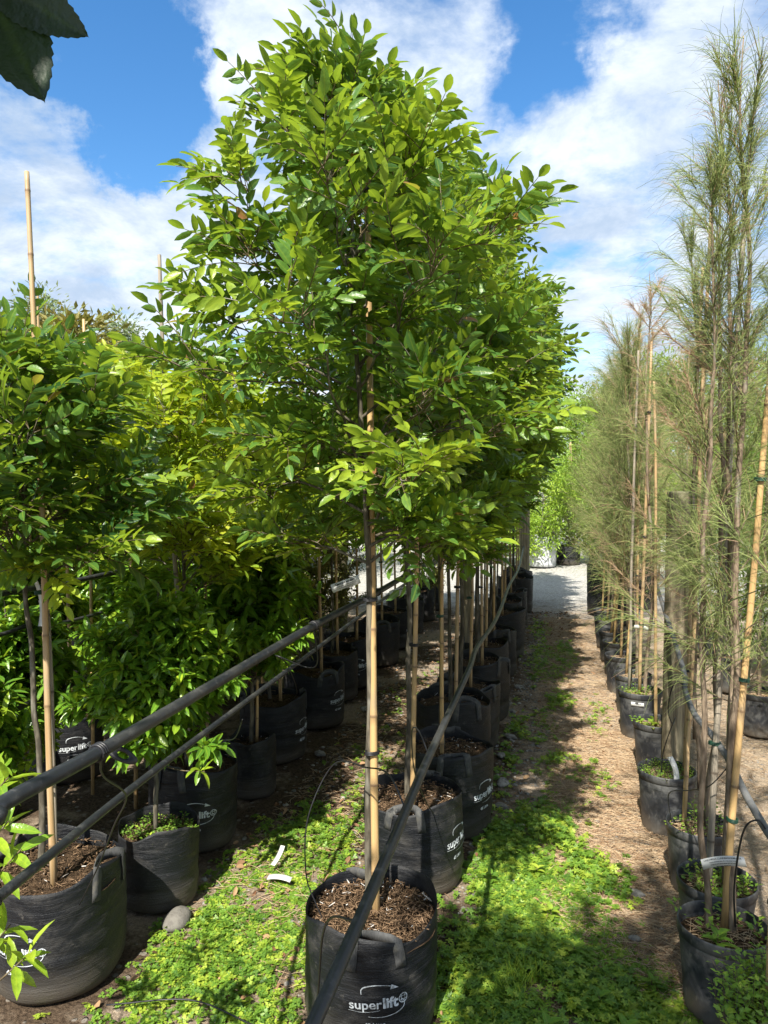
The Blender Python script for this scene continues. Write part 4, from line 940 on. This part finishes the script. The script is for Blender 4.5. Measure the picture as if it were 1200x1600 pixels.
small = lambda y0: [('tree for sheltered sites, 8m x 4m, keep moist', y0, .0042), ('evergreen with glossy leaves and red seed', y0 - .007, .0042), ('plant in free draining soil', y0 - .014, .0042)]
camright = (.9736, -.2284, 0)
plant_label((-.83, 2.869, 1.222), (.93, -.22, .36), (0, 0, 1), .135, .034, [('Alectryon excelsus', .005, .0125)] + small(-.003), 'printed white label tilted over the thick pipe, leftmost of the three labels')
plant_label((-.637, 3.067, 1.172), (.95, -.22, .28), (0, .1, 1), .135, .034, [('Alectryon excelsus', .005, .0125)] + small(-.003), 'printed white label just right of the front bamboo stake', .04)
plant_label((-.665, 3.933, 1.225), (.5, -.2, .84), (-.8, .2, .5), .13, .034, [('Alectryon excelsus', .005, .0125)], 'steeply tilted white label where the thick pipe meets the leaves', .03)
plant_label((.485, 2.40, .49), (.93, -.24, .30), (-.2, .1, 1), .125, .030, [('CASUARINA CUNNINGHAMIANA', .006, .0072)] + small(-.001), 'curved white label with black lettering wrapped across a stake', .10)
plant_label((.475, 4.855, .235), camright, (0, 0, 1), .075, .025, [('CASUARINA', .002, .008)], 'small cream sticker on the side of a dusty pot', -.02)
plant_label((.515, 3.56, .33), (.25, -.1, -.9), (1, 0, .3), .11, .024, None, 'blank white label knotted in the weeds of the round pot', .10)
plant_label((.525, 5.20, .655), (.95, -.2, -.1), (0, 0, 1), .09, .024, None, 'small white label tied among the stakes past the wooden post', .12)
plant_label((-1.652, 2.135, 1.235), (-.1, 0, 1), (1, -.3, 0), .15, .022, None, 'bent white label strip tied to the short grey stake', .08)
plant_label((-1.625, 2.11, 1.19), (.2, 0, -1), (1, -.3, 0), .12, .022, None, 'second folded white label strip lower on the short grey stake', .10)
plant_label((-1.09, 2.80, .035), (.95, -.2, .12), (.1, .8, .5), .11, .022, None, 'white label fallen in the clover between the rows', .06)
plant_label((-1.14, 2.92, .055), (.2, .8, .55), (1, 0, .2), .09, .022, None, 'upright torn piece of white label behind the fallen one', .05)
plant_label((-.88, 3.62, .03), (.6, -.7, .1), (.3, .3, 1), .05, .022, None, 'small white scrap on the soil between the rows', .02)

def stone_obj(x, y, r, seed, label, tone=.5, fl=.6):
    rng = np.random.default_rng(seed); mb = MB(); n, k = 18, 11; V = []; a = rng.normal(size=(5, 3)); ph_ = rng.random(5) * 6
    for i in range(k):
        for j in range(n):
            th = math.pi * (i + .001) / (k - 1 + .002); p = 2 * math.pi * j / n; d = np.array([math.sin(th) * math.cos(p), math.sin(th) * math.sin(p), math.cos(th)])
            rr = r * (1 + sum(.07 * math.sin(2.2 * d @ a[q] + ph_[q]) for q in range(5))); V.append(d * rr * np.array([1.25, .85, fl]))
    q = [(i * n + j, (i + 1) * n + j, (i + 1) * n + (j + 1) % n, i * n + (j + 1) % n) for i in range(k - 1) for j in range(n)]
    mb.add(V, quads=q, tone=tone); o = mb.obj('stone', M_STONE); o.location = (x, y, r * fl * .5); o.rotation_euler = (0, 0, rng.random() * 6); tag(o, label, 'stone', 'loose stones on the ground')
stone_obj(-1.36, 2.47, .048, 1, 'lumpy grey rock lying against the small clover bag', .1, .6)
stl = ['pale stone at the edge of the path weeds', 'flat stone beside the third middle-row bag', 'pale stone in the path weeds', 'pale stone by the fourth middle-row bag', 'rounded stone by the fifth middle-row bag', 'grey stone at the foot of the sixth middle-row bag', 'small pale stone in the middle of the path', 'stone at the base of the wrinkled aisle bag', 'pale stone between the aisle bags', 'stone near the seventh middle-row bag', 'small round stone by the mulched pot', 'grey stone beside the labelled pot', 'flat pale stone across from the wooden post']
for i, (x, y, r, tn) in enumerate([(-.29, 4.02, .038, .7), (-.27, 3.72, .03, .4), (-.17, 3.52, .026, 1.0), (-.33, 4.42, .03, .5), (-.30, 4.75, .034, .4), (-.31, 5.25, .036, .5), (-.05, 4.9, .022, .8), (-1.38, 4.2, .03, .45), (-1.33, 5.1, .03, .8), (-.3, 5.9, .035, .6), (.27, 2.75, .02, .5), (.31, 3.05, .026, .5), (.05, 4.45, .028, .9)]):
    stone_obj(x, y, r, 10 + i, stl[i], tn, .5)

# gravel, needle litter, dead leaves, weeds: what nobody could count
def scatter_pts(rng, n, x0, x1, y0, y1): 
    x = x0 + (x1 - x0) * rng.random(n); y = y0 + (y1 - y0) * rng.random(n); return np.stack([x, y, gz(x, y)], -1)
def gravel(n, seed, boxes, smin, smax, label):
    rng = np.random.default_rng(seed); mb = MB()
    t = (1 + 5 ** .5) / 2; iv = norm(np.array([(-1, t, 0), (1, t, 0), (-1, -t, 0), (1, -t, 0), (0, -1, t), (0, 1, t), (0, -1, -t), (0, 1, -t), (t, 0, -1), (t, 0, 1), (-t, 0, -1), (-t, 0, 1)], float))
    fi = np.array([(0, 11, 5), (0, 5, 1), (0, 1, 7), (0, 7, 10), (0, 10, 11), (1, 5, 9), (5, 11, 4), (11, 10, 2), (10, 7, 6), (7, 1, 8), (3, 9, 4), (3, 4, 2), (3, 2, 6), (3, 6, 8), (3, 8, 9), (4, 9, 5), (2, 4, 11), (6, 2, 10), (8, 6, 7), (9, 8, 1)])
    P = np.concatenate([scatter_pts(rng, int(n * b[4]), *b[:4]) for b in boxes]); n = len(P); s = smin + (smax - smin) * rng.random(n) ** 3
    sh = .7 + .6 * rng.random((n, 1, 3)); sh[:, :, 2] *= .6; V = P[:, None] + iv[None] * s[:, None, None] * sh * (1 + .12 * rng.normal(size=(n, 12, 1)))
    mb.add(V.reshape(-1, 3), tris=(np.arange(n)[:, None, None] * 12 + fi[None]).reshape(-1, 3), tone=np.repeat(rng.random(n), 12))
    tag(mb.obj('gravel', M_STONE), label, 'gravel', kind='stuff')
gravel(5200, 5, [(-.38, -.1, 2.5, 9, .35), (-1.42, -.75, 2.2, 8, .30), (-.1, .45, 2.5, 9.5, .2), (.7, 2.2, 2.4, 7, .15)], .003, .017, 'small pebbles scattered through the soil')
def straws(n, seed, boxes, ll=.07):
    rng = np.random.default_rng(seed); P = np.concatenate([scatter_pts(rng, int(n * b[4]), *b[:4]) for b in boxes]) + np.array([0, 0, .004]); c = MB()
    P[:, 2] += rng.random(len(P)) * .008; add_straw(c, rng, len(P), 1, 0, ll, P); tag(c.obj('needle_litter', M_STRAW), 'fallen dry needles and straw on the path', 'litter', kind='stuff')
straws(24000, 6, [(-.05, .5, 2.3, 5, .42), (-.15, .45, 5, 9, .24), (.6, 2.4, 2.2, 7, .22), (-1.35, -.4, 2.2, 6, .12)])
def dead(n, seed, boxes):
    rng = np.random.default_rng(seed); P = np.concatenate([scatter_pts(rng, int(n * b[4]), *b[:4]) for b in boxes]) + np.array([0, 0, .010]); n = len(P); lv = Leaves()
    lv.add(P, norm(rng.normal(size=(n, 3)) * np.array([1, 1, .25])), norm(UP + rng.normal(size=(n, 3)) * .45), .016 + .035 * rng.random(n) ** 1.5, .009 + .016 * rng.random(n), rng.random(n), -.25 + .5 * rng.random(n))
    mb = MB(); lv.build(mb, T_HI, .25); tag(mb.obj('dead_leaves', M_DEAD), 'curled brown dead leaves on the ground', 'leaf litter', kind='stuff')
dead(900, 7, [(-1.42, -.75, 2.0, 7.5, .45), (-.35, .45, 2.2, 8, .27), (-.35, .2, 8.0, 9.4, .28)])

def weed_field(seed, label, spots, lobes, ll, hmax, name='weeds', tone=(.25, .9)):
    """ground cover: each plant a short stem with lobed leaves; spots = (x, y, rx, ry, plants)"""
    rng = np.random.default_rng(seed); lv = Leaves(); st = MB(); Ps = []
    for x, y, rx, ry, n in spots:
        a = rng.random(n) * 6.283; r = np.sqrt(rng.random(n)) * (1 + .25 * rng.normal(size=n)); Ps.append(np.stack([x + rx * r * np.cos(a), y + ry * r * np.sin(a)], -1))
    P = np.concatenate(Ps); n = len(P); pn = np.sin(P[:, 0] * 9 + 2) * np.sin(P[:, 1] * 7 + 1) + .6 * np.sin(P[:, 0] * 21 + P[:, 1] * 13); P = P[(pn + rng.normal(size=n) * .6) > -.6]; n = len(P)
    # keep plants out of bags and pots
    ok = np.ones(n, bool)
    for bx, by, br in BLOCK: ok &= np.hypot(P[:, 0] - bx, P[:, 1] - by) > br
    P = P[ok]; n = len(P); z0 = gz(P[:, 0], P[:, 1]); tn = tone[0] + (tone[1] - tone[0]) * rng.random(n)
    hh = hmax * (.3 + .7 * rng.random(n)) * (.6 + .4 * np.sin(P[:, 0] * 5 + P[:, 1] * 6))
    for k in range(5):
        az = rng.random(n) * 6.283; out = .004 + .022 * rng.random(n); c = np.stack([P[:, 0] + out * np.cos(az), P[:, 1] + out * np.sin(az), z0 + np.maximum(.005, hh * (.4 + .6 * rng.random(n)))], -1)
        up = norm(UP + rng.normal(size=(n, 3)) * .32); l = ll * (.6 + .8 * rng.random(n)); e1 = norm(np.cross(up, np.stack([np.cos(az), np.sin(az), 0 * az], -1))); e2 = np.cross(e1, up)
        for q in range(lobes):
            b = (q - (lobes - 1) / 2) * (2.0 if lobes == 3 else 1.2); d = e2 * math.cos(b) + e1 * math.sin(b)
            lv.add(c, d + up * .1, up, l, l * (.85 if lobes == 3 else .5), np.clip(tn + rng.normal(size=n) * .08, 0, .96), .1)
    mb = MB(); lv.build(mb, T_LO, .1); 
    root = tag(mb.obj(name, M_WEED), label, 'weeds', kind='stuff')
BLOCK = [(x, y, .205) for x, y in zip(A_x, rowA)] + [(b[0], b[1], b[2] + .005) for b in rowB] + [(p[0], p[1], p[2] * .86) for p in pots]
weed_field(1, 'round-leaved clover and mallow seedlings in the aisle between the rows', [(-1.05, 2.1, .34, .35, 900), (-1.08, 2.6, .30, .35, 800), (-1.12, 3.05, .28, .35, 560), (-1.0, 3.5, .25, .35, 260), (-1.05, 4.2, .25, .5, 90), (-1.1, 5.5, .25, 1.0, 90), (-1.28, 2.35, .12, .2, 160)], 3, .0125, .032, 'clover_weeds', tone=(.1, .95))
weed_field(2, 'thick mat of feathery green weeds on the near part of the path', [(-.15, 2.35, .22, .35, 1600), (-.12, 2.85, .24, .4, 1700), (-.14, 3.35, .24, .35, 800), (.08, 3.0, .18, .4, 700), (.14, 2.4, .24, .32, 800), (.0, 3.75, .12, .2, 120), (.25, 2.35, .15, .3, 200)], 5, .0145, .062, 'chickweed_mat', tone=(.1, .95))
weed_field(3, 'scattered green weeds further along the path', [(-.02, 4.3, .12, .25, 90), (-.12, 4.95, .14, .3, 110), (.0, 5.6, .10, .3, 120), (.0, 6.3, .10, .3, 60), (.02, 7.1, .14, .5, 300), (-.16, 6.8, .12, .8, 220), (-.2, 8.2, .12, .6, 120), (.2, 4.2, .1, .3, 40), (.25, 5.2, .08, .5, 50), (-.3, 4.6, .08, .8, 120)], 5, .014, .05, 'path_weeds')
def grass_tuft(x, y, n, h, seed, label):
    rng = np.random.default_rng(seed); lv = Leaves(); r = .05 * np.sqrt(rng.random(n)); a = rng.random(n) * 6.28; P = np.stack([r * np.cos(a), r * np.sin(a), 0 * r], -1)
    lv.add(P, norm(np.stack([rng.normal(size=n) * .35, rng.normal(size=n) * .35, np.ones(n)], -1)), norm(rng.normal(size=(n, 3))), h * (.5 + .7 * rng.random(n)), .0028, .6 + .35 * rng.random(n), .35)
    mb = MB(); lv.build(mb, T_HI, .1); o = mb.obj('grass_tuft', M_WEED); o.location = (x, y, float(gz(x, y))); tag(o, label, 'grass', 'grass tufts')
grass_tuft(-.10, 2.42, 90, .09, 1, 'sunlit grass tuft in the near path weeds')
grass_tuft(-.14, 2.34, 80, .08, 2, 'second grass tuft touching the sunlit one, nearer the camera')
# clover inside the small bag
st, mb = weed_mesh(731, .13, 700, .02, .05, .013, tone=(.3, .7)); e = empty('potted_weeds', (-1.52, 2.62, .25), label='clover growing on the soil of the small aisle bag', cat='weeds', group='weeds growing in the pots'); st.obj('stems', M_TWIG, e); mb.obj('leaves', M_WEED, e)
# broad young weeds
def rosette(x, y, s, n, seed, label, z=None, tone=.6):
    rng = np.random.default_rng(seed); lv = Leaves(); st = MB(); h = s * .9; tube(st, [(0, 0, 0), (0, 0, h)], [.002, .0015], 5)
    for i in range(n):
        a = i * 2.4; f = i / n; d = norm(np.array([math.cos(a), math.sin(a), .25 + .5 * f])); lv.add(np.array([0, 0, h * (.3 + .7 * f)]), d, UP + .1, s * (1.1 - .4 * f), s * .42, tone + .1 * rng.normal(), .25)
    mb = MB(); lv.build(mb); e = empty('young_weed', (x, y, float(gz(x, y)) if z is None else z), label=label, cat='weed', group='single broad-leaved weeds'); st.obj('stem', M_TWIG, e); mb.obj('leaves', M_WEED, e)
rosette(.13, 2.33, .06, 9, 1, 'broad-leaved weed at the bottom right of the path mat', tone=.35)
rosette(-.02, 2.80, .05, 8, 2, 'broad-leaved weed in the sunlit part of the path mat', tone=.8)
rosette(.47, 2.36, .055, 9, 3, 'upright young weed inside the straw-mulched pot', z=.235, tone=.5)
rosette(.50, 4.34, .06, 8, 4, 'large-leaved bright weed inside the small pot by the post', z=.24, tone=.8)
for j_, (x_, y_, s_, t_) in enumerate([(-.22, 2.5, .055, .5), (-.02, 2.18, .06, .55), (.06, 2.58, .05, .7), (-.26, 3.0, .05, .5), (.20, 2.22, .06, .45), (-.08, 3.1, .045, .8), (.30, 2.48, .045, .5)]):
    rosette(x_, y_, s_, 8 + j_ % 3, 20 + j_, '%s of the taller broad-leaved weeds standing in the path mat' % ords[j_], tone=t_)
rosette(-1.2, 3.45, .045, 7, 5, 'small seedling in the shaded aisle soil', tone=.5)

# ------------------------------------------------------------------ near sprigs and the overhanging branch
def sprig_shrub():
    root = empty('glossy_shrub', (-1.30, 1.25, 0), label='shrub at the edge whose yellow-green leaf tips poke into the picture', cat='shrub', group=GSH)
    rng = np.random.default_rng(9); tk = MB(); lv = Leaves(); base = np.array([0, 0, 0.0])
    tube(tk, catmull([(0, 0, 0), (.02, 0, .3), (-.01, .02, .7), (.02, 0, 1.1)], 5), np.linspace(.010, .004, 16), 7)
    tips = [(.23, .02, .96), (.25, .0, 1.06), (.29, .01, .71), (.22, .03, .74), (.18, .0, 1.02), (.25, .03, .90), (.10, -.1, .8), (-.15, .1, .9), (-.1, -.1, 1.1), (0, .1, 1.15), (.18, -.02, .80)]
    for k, t in enumerate(tips):
        t = np.array(t); s = np.array([0, 0, t[2] - .22]); m_ = (s + t) / 2 + np.array([0, 0, -.02]); tube(tk, catmull([s, m_, t], 4), np.linspace(.0035, .0015, 9), 5, False)
        d = norm(t - m_)
        for j in range(8):
            a = j * 2.4 + k; e1 = norm(np.cross(d, UP)); e2 = np.cross(d, e1); dd = norm(d * (.3 + .08 * j) + (e1 * math.cos(a) + e2 * math.sin(a)) * .8 - UP * .15)
            lv.add(t - d * .012 * (8 - j) * (.8), dd, norm(UP + rng.normal(size=3) * .3), .072 * (.8 + .3 * rng.random()), .021, .62 + .25 * rng.random(), .2)
    tk.obj('trunk', M_TWIG, root); mb = MB(); lv.build(mb); mb.obj('crown', M_SHRUB, root)
sprig_shrub()
def twig_leaves(loc, d, n, ll, lw, tone, name, label, m, cat='shrub', grp=None, stem_from=None):
    rng = np.random.default_rng(n * 7); d = norm(np.array(d, float)); loc = np.array(loc, float); lv = Leaves(); st = MB()
    s = np.array(stem_from) if stem_from is not None else loc - d * .15
    tube(st, catmull([s, (s + loc) / 2 - UP * .01, loc], 5), np.linspace(.003, .0012, 11), 5)
    for j in range(n):
        a = j * 2.4; e1 = norm(np.cross(d, UP)); e2 = np.cross(d, e1); dd = norm(d * .35 + (e1 * math.cos(a) + e2 * math.sin(a)) * .8)
        lv.add(loc - d * .008 * (n - j), dd, norm(UP + rng.normal(size=3) * .3), ll * (.8 + .3 * rng.random()), lw, tone + .1 * rng.normal(), .2)
    return st, lv
# side shoots of the first two shrubs and of the edge tree, added as parts of their plants
def add_shoot(root_name_label, st, lv, m):
    for o in C.objects:
        if o.get('label') == root_name_label:
            iv = Matrix.Translation(-Vector(o.location)); 
            a = st.obj('side_shoot', M_TWIG, o); a.matrix_local = Matrix.Rotation(-o.rotation_euler.z, 4, 'Z') @ iv
            a.matrix_local = (Matrix.LocRotScale(o.location, o.rotation_euler, o.scale)).inverted()
            mb_ = MB(); lv.build(mb_); b = mb_.obj('side_shoot_leaves', m, o); b.matrix_local = a.matrix_local.copy()
st, lv = twig_leaves((-1.252, 2.481, .575), (.8, -.5, .15), 8, .062, .021, .72, '', '', M_SHRUB, stem_from=(-1.54, 2.64, .52)); add_shoot('dense glossy shrub with sunlit yellow leaves in the small clover bag', st, lv, M_SHRUB)
rngq = np.random.default_rng(77); st = MB(); lv = Leaves()
tube(st, catmull([(-1.645, 2.14, 1.42), (-1.60, 2.08, 1.38), (-1.55, 2.04, 1.345)], 5), np.linspace(.003, .0014, 11), 5)
for p_, d_, n_ in [((-1.55, 2.04, 1.345), (.6, -.3, -.1), 4), ((-1.57, 2.05, 1.35), (.3, -.6, .35), 4), ((-1.60, 2.08, 1.37), (-.6, -.5, -.15), 5), ((-1.56, 2.045, 1.345), (.5, -.2, -.5), 4), ((-1.58, 2.05, 1.36), (-.2, -.6, .1), 4)]:
    compound(lv, st, rngq, p_, np.array(d_, float), norm(UP + np.array([.1, -.5, 0])), n_, .055, .022, .024, .72, .3)
add_shoot('dark bluish-green tree at the edge in the large cut-off bag', st, lv, M_SUNLIT)

def serrated_branch():
    root = empty('overhanging_tree', (-.95, .25, 0), label='dark branch with serrated leaves hanging into the top corner', cat='tree')
    tk = MB(); tube(tk, catmull([(0, 0, 0), (.02, 0, .8), (0, .02, 1.7), (.04, .02, 2.4)], 6), np.linspace(.016, .006, 19), 8)
    tube(tk, catmull([(.01, .02, 1.9), (.2, .08, 2.12), (.42, .15, 2.11), (.58, .19, 2.03), (.60, .195, 1.985)], 6), np.linspace(.007, .002, 25), 6); tk.obj('trunk', M_BARK, root)
    def blade(b, t, w_, seed):
        b, t = np.array(b), np.array(t); d = t - b; Ln = np.linalg.norm(d); d = d / Ln; view = norm(np.array([.33, -.45, -.2])); S = norm(np.cross(d, view)); Nn = np.cross(S, d)
        k = 45; u = np.linspace(0, 1, k); prof = np.sin(np.pi * u ** .85) ** .8; saw = 1 + .10 * ((u * 15) % 1 - .5) * (u > .05); rng = np.random.default_rng(seed); V = []
        for i in range(k):
            c = b + d * Ln * u[i] - Nn * .04 * Ln * math.sin(u[i] * 3)
            for s_ in (-1, -.5, 0, .5, 1): V.append(c + S * s_ * w_ / 2 * prof[i] * (saw[i] if abs(s_) == 1 else 1) + Nn * abs(s_) * .08 * w_ + d * (.012 * Ln * abs(s_) * ((u[i] * 15) % 1)))
        q = [(5 * i + j, 5 * i + j + 1, 5 * i + 6 + j, 5 * i + 5 + j) for i in range(k - 1) for j in range(4)]
        mb_ = MB(); mb_.add(V, quads=q, tone=.2, rib=np.tile([1, .5, 0, .5, 1], k)); return mb_
    ofs = np.array([.95, -.25, 0])
    for i, (b, t, w_) in enumerate([((-.385, .442, 1.995), (-.336, .448, 1.897), .052), ((-.385, .442, 1.990), (-.3075, .456, 1.940), .034), ((-.39, .442, 1.985), (-.40, .44, 1.88), .045), ((-.40, .442, 2.02), (-.36, .45, 2.08), .04)]):
        blade(np.array(b) + ofs, np.array(t) + ofs, w_, i).obj('leaf', M_BROAD, root)
    # unseen crown leaves, set towards the sun to shade the corner leaves
    rng = np.random.default_rng(4); lv = Leaves(); n = 260; P = np.array([.66, -.14, 2.36]) + rng.normal(size=(n, 3)) * np.array([.14, .13, .10]); lv.add(P, norm(rng.normal(size=(n, 3))), norm(UP + rng.normal(size=(n, 3)) * .5), .09, .045, .2 + .2 * rng.random(n), .15)
    P2 = P[P[:, 0] < 9]; mb_ = MB(); lv.build(mb_); mb_.obj('crown', M_BROAD, root)
serrated_branch()

# ------------------------------------------------------------------ beyond the rows
def bushy(seed, H_, Rr, n, ll, m, z0=.2, name='bush', tone=.45, clump=26, droop=0, trunk=.02, nclumps=None):
    """a bush or tree of leaf clumps on limbs"""
    rng = np.random.default_rng(seed); tk = MB(); lv = Leaves(); ncl = nclumps or clump
    tube(tk, catmull([(0, 0, 0), (.03 * Rr, 0, H_ * .3), (-.02 * Rr, .03 * Rr, H_ * .6), (0, 0, H_ * .85)], 4), np.linspace(trunk, trunk * .25, 13), 7)
    for i in range(ncl):
        f = rng.random() ** .8; z = z0 + (H_ - z0) * f; rr = Rr * (math.sin(math.pi * min(1, .22 + .78 * f)) ** .6) * (.35 + .75 * rng.random() ** .6); a = rng.random() * 6.283
        c = np.array([rr * math.cos(a), rr * math.sin(a), z]); s = np.array([0, 0, max(z0 * .5, z - rr * .8)])
        tube(tk, catmull([s, (s + c) / 2 + rng.normal(size=3) * .04 * Rr, c], 3), np.linspace(trunk * .35, trunk * .08, 7), 4, False)
        k = n // ncl; sg = Rr * .20; P = c + rng.normal(size=(k, 3)) * np.array([sg, sg, sg * (.8 + droop)]); out = norm(P - c + rng.normal(size=(k, 3)) * sg * .7)
        if droop: out = norm(out - UP * droop)
        t = np.clip(tone + rng.normal() * .13 + rng.normal(size=k) * .1, 0, .96)
        lv.add(P, out, norm(UP + rng.normal(size=(k, 3)) * .5), ll * (.6 + .7 * rng.random(k)), ll * .36, t, .15)
    mb = MB(); lv.build(mb, T_LO, .2); return tk.mesh('trunk', M_BARK), mb.mesh('crown', m)
def place2(ms, name, loc, rz, label, cat, group, s=1.0):
    r = empty(name, loc, rz, label=label, cat=cat, group=group); r.scale = (s,) * 3; link('trunk', ms[0], r); link('crown', ms[1], r); return r
bA = bushy(900, 1.9, .62, 5200, .075, M_FAR, .35, tone=.62)
bB = bushy(901, 2.1, .7, 5200, .08, M_FAR, .3, tone=.42)
GF = 'bright green shrubs standing beyond the gravel'
fl = [(-.34, 14.1, 'bright lime shrub in the pale film bag beyond the gravel', bA, 1.0), (.14, 14.5, 'bright lime shrub in the short black bag beyond the gravel', bA, .95), (.75, 14.6, 'green shrub behind the needle trees beyond the gravel', bB, .9)]
for x, y, lab, ms, s in fl: place2(ms, 'far_shrub', (x, y, 0), x * 5, lab, 'shrub', GF, s)
k = 0
for x, y in [(-1.3, 14.5), (-2.4, 14.8), (-3.6, 14.3), (-4.9, 14.6), (1.6, 15), (2.7, 14.6), (-.9, 16.2), (.6, 16.5), (-3.0, 16.5), (-6.2, 14.5), (3.9, 14.5), (-.2, 18), (1.4, 18.5)]:
    place2(bB if k % 2 else bA, 'far_shrub', (x, y, 0), k, '%s of the taller shrubs in the hedge line beyond the gravel' % ords[k], 'shrub', GF, 1.0 + .1 * math.sin(k * 2)); k += 1
# bags beyond the gravel
pb, rfp = make_bag(940, .27, .55, .45, m=M_PALEBAG, chips=0, handle_up=.09, ha=ang_to_cam(-.34, 14.1) + .9); pb.location = (-.34, 14.1, 0); tag(pb, 'pale translucent grow bag shining in the sun beyond the gravel', 'grow bag', 'bags beyond the gravel'); put_logo(pb, rfp, .27, ang_to_cam(-.34, 14.1, .35), .32)
b2, rf2 = make_bag(941, .22, .34, .30, chips=0, handles=False); b2.location = (.14, 14.5, 0); tag(b2, 'short black bag sunlit beyond the gravel', 'grow bag', 'bags beyond the gravel')
for i, (x, y) in enumerate([(.75, 14.6), (1.6, 15), (-1.3, 14.5), (-2.4, 14.8)]): dup(b2, (x, y, 0), i, 1.05, label='black bag at the foot of the %s hedge shrub' % ['partly hidden', 'fifth', 'first', 'second'][i], group='bags beyond the gravel')
b3, rf3 = make_bag(942, .20, .62, .5, chips=0, handle_up=.11, ha=ang_to_cam(.52, 9.4) + .3, name='grow_bag'); b3.location = (.52, 9.4, 0); tag(b3, 'tall black bag with upright handles at the end of the pots', 'grow bag', 'tall bags at the end of the pots')
dup(b3, (.66, 8.85, 0), .8, .95, label='tall black bag in front of the one with upright handles', group='tall bags at the end of the pots')
dup(b3, (.95, 9.9, 0), 1.8, .95, label='tall black bag mostly hidden behind the stakes', group='tall bags at the end of the pots')
for i, (x, y) in enumerate([(.55, 9.4), (.7, 8.85), (.98, 9.9), (1.3, 8.6), (1.3, 10.8), (.9, 12.0)]): place_cas(cas[3], (x, y, 0), i * 2.2 + 1, '%s bushy needle tree in the group behind the pots' % ords[i], 1.0 + .03 * i)
# more needle trees and dense shrubs in the next row to the right
bH = bushy(902, 1.9, .55, 6500, .05, M_TITOKI, .25, tone=.4)
for i, (x, y) in enumerate([(1.9, 3.6), (2.0, 4.7), (1.95, 5.7), (2.0, 6.8), (2.0, 8.0), (2.1, 9.4), (3.2, 5.2), (3.2, 7.0)]):
    place2(bH, 'dense_shrub', (x, y, 0), i * 1.4, '%s dense dark shrub seen through the needle trees' % ords[i], 'shrub', 'dense shrubs behind the needle trees', 1.0 + .08 * math.sin(i * 2.2))
for i, (x, y) in enumerate([(1.25, 3.3), (1.3, 4.2), (1.25, 5.2), (1.3, 6.2), (1.3, 7.4)]):
    place_cas(cas[[1, 3, 0, 3, 1][i]], (x, y, 0), i * 1.1, '%s needle tree of the second row behind the pots' % ords[i], 1.0)
    dup(p, (x, y, 0), i, 1, label='%s pot of the second row behind the needle trees' % ords[i], group=GP)
# pale stakes in the field beyond
sm = stake_mesh(2.7, .022, 999, M_BAMBOO)
rngs = np.random.default_rng(12)
for i in range(44):
    x = -6 + 11 * (i + rngs.random() * .6) / 44; y = 22 + 3 * rngs.random()
    rod('bamboo_stake', (x, y, 0), (x + .1 * rngs.normal(), y, 2.7), .022, 3, 'pale bare bamboo stake in the field beyond the lime shrubs', 'stake', 'distant pale stakes', ties=(), mesh=sm)
tA = bushy(910, 6.0, 2.1, 9000, .20, M_FAR, 1.0, tone=.35, clump=60, trunk=.12)
tW = bushy(911, 7.6, 1.7, 11000, .24, M_WILLOW, 1.0, tone=.45, clump=70, droop=.3, trunk=.12)
k = 0
for x, y, s in [(-3, 30, .75), (0.5, 31, .8), (3.5, 29, .95), (7, 30, 1.0), (10.5, 31, 1), (-7, 31, .72), (-11, 30, .75), (2, 34, .9), (-15, 28, .8), (5.5, 26, .7)]:
    place2(tA, 'distant_tree', (x, y, 0), k, '%s rounded green tree of the far shelter belt' % ords[k], 'tree', 'trees of the far shelter belt', s); k += 1
for i, (x, y, s) in enumerate([(-15.6, 20.5, .88), (-13.9, 22, .82), (-18.5, 21, .72), (-11.8, 23.5, .72)]):
    place2(tW, 'willow_tree', (x, y, 0), i * 1.7, ['tallest grey-green willow at the skyline between the leaning stakes', 'lower grey-green willow beside the tallest one', 'grey-green willow partly hidden by the edge tree', 'small far willow beyond the weathered stake'][i], 'tree', 'willows on the skyline', s)
tB = bushy(912, 3.6, .9, 5000, .14, M_OLIVE, .6, tone=.8, clump=36, droop=-.5, trunk=.05)
place2(tB, 'brown_shrub', (-5.46, 7.68, 0), 0, 'tall shrub with rusty brown tips below the willows', 'shrub', None, .95)
for i, (x, y) in enumerate([(-6.2, 9.8), (-7.0, 9.0), (-5.4, 10.8), (-8.2, 10.5), (-4.6, 11.6), (-3.8, 12.2)]):
    place2(bB, 'far_shrub', (x, y, 0), i * 2.1, '%s leafy shrub filling the gap behind the farthest shaded rows' % ords[i], 'shrub', GF, 1.25)
for o in C.objects:
    if '_seed' in o: del o['_seed']
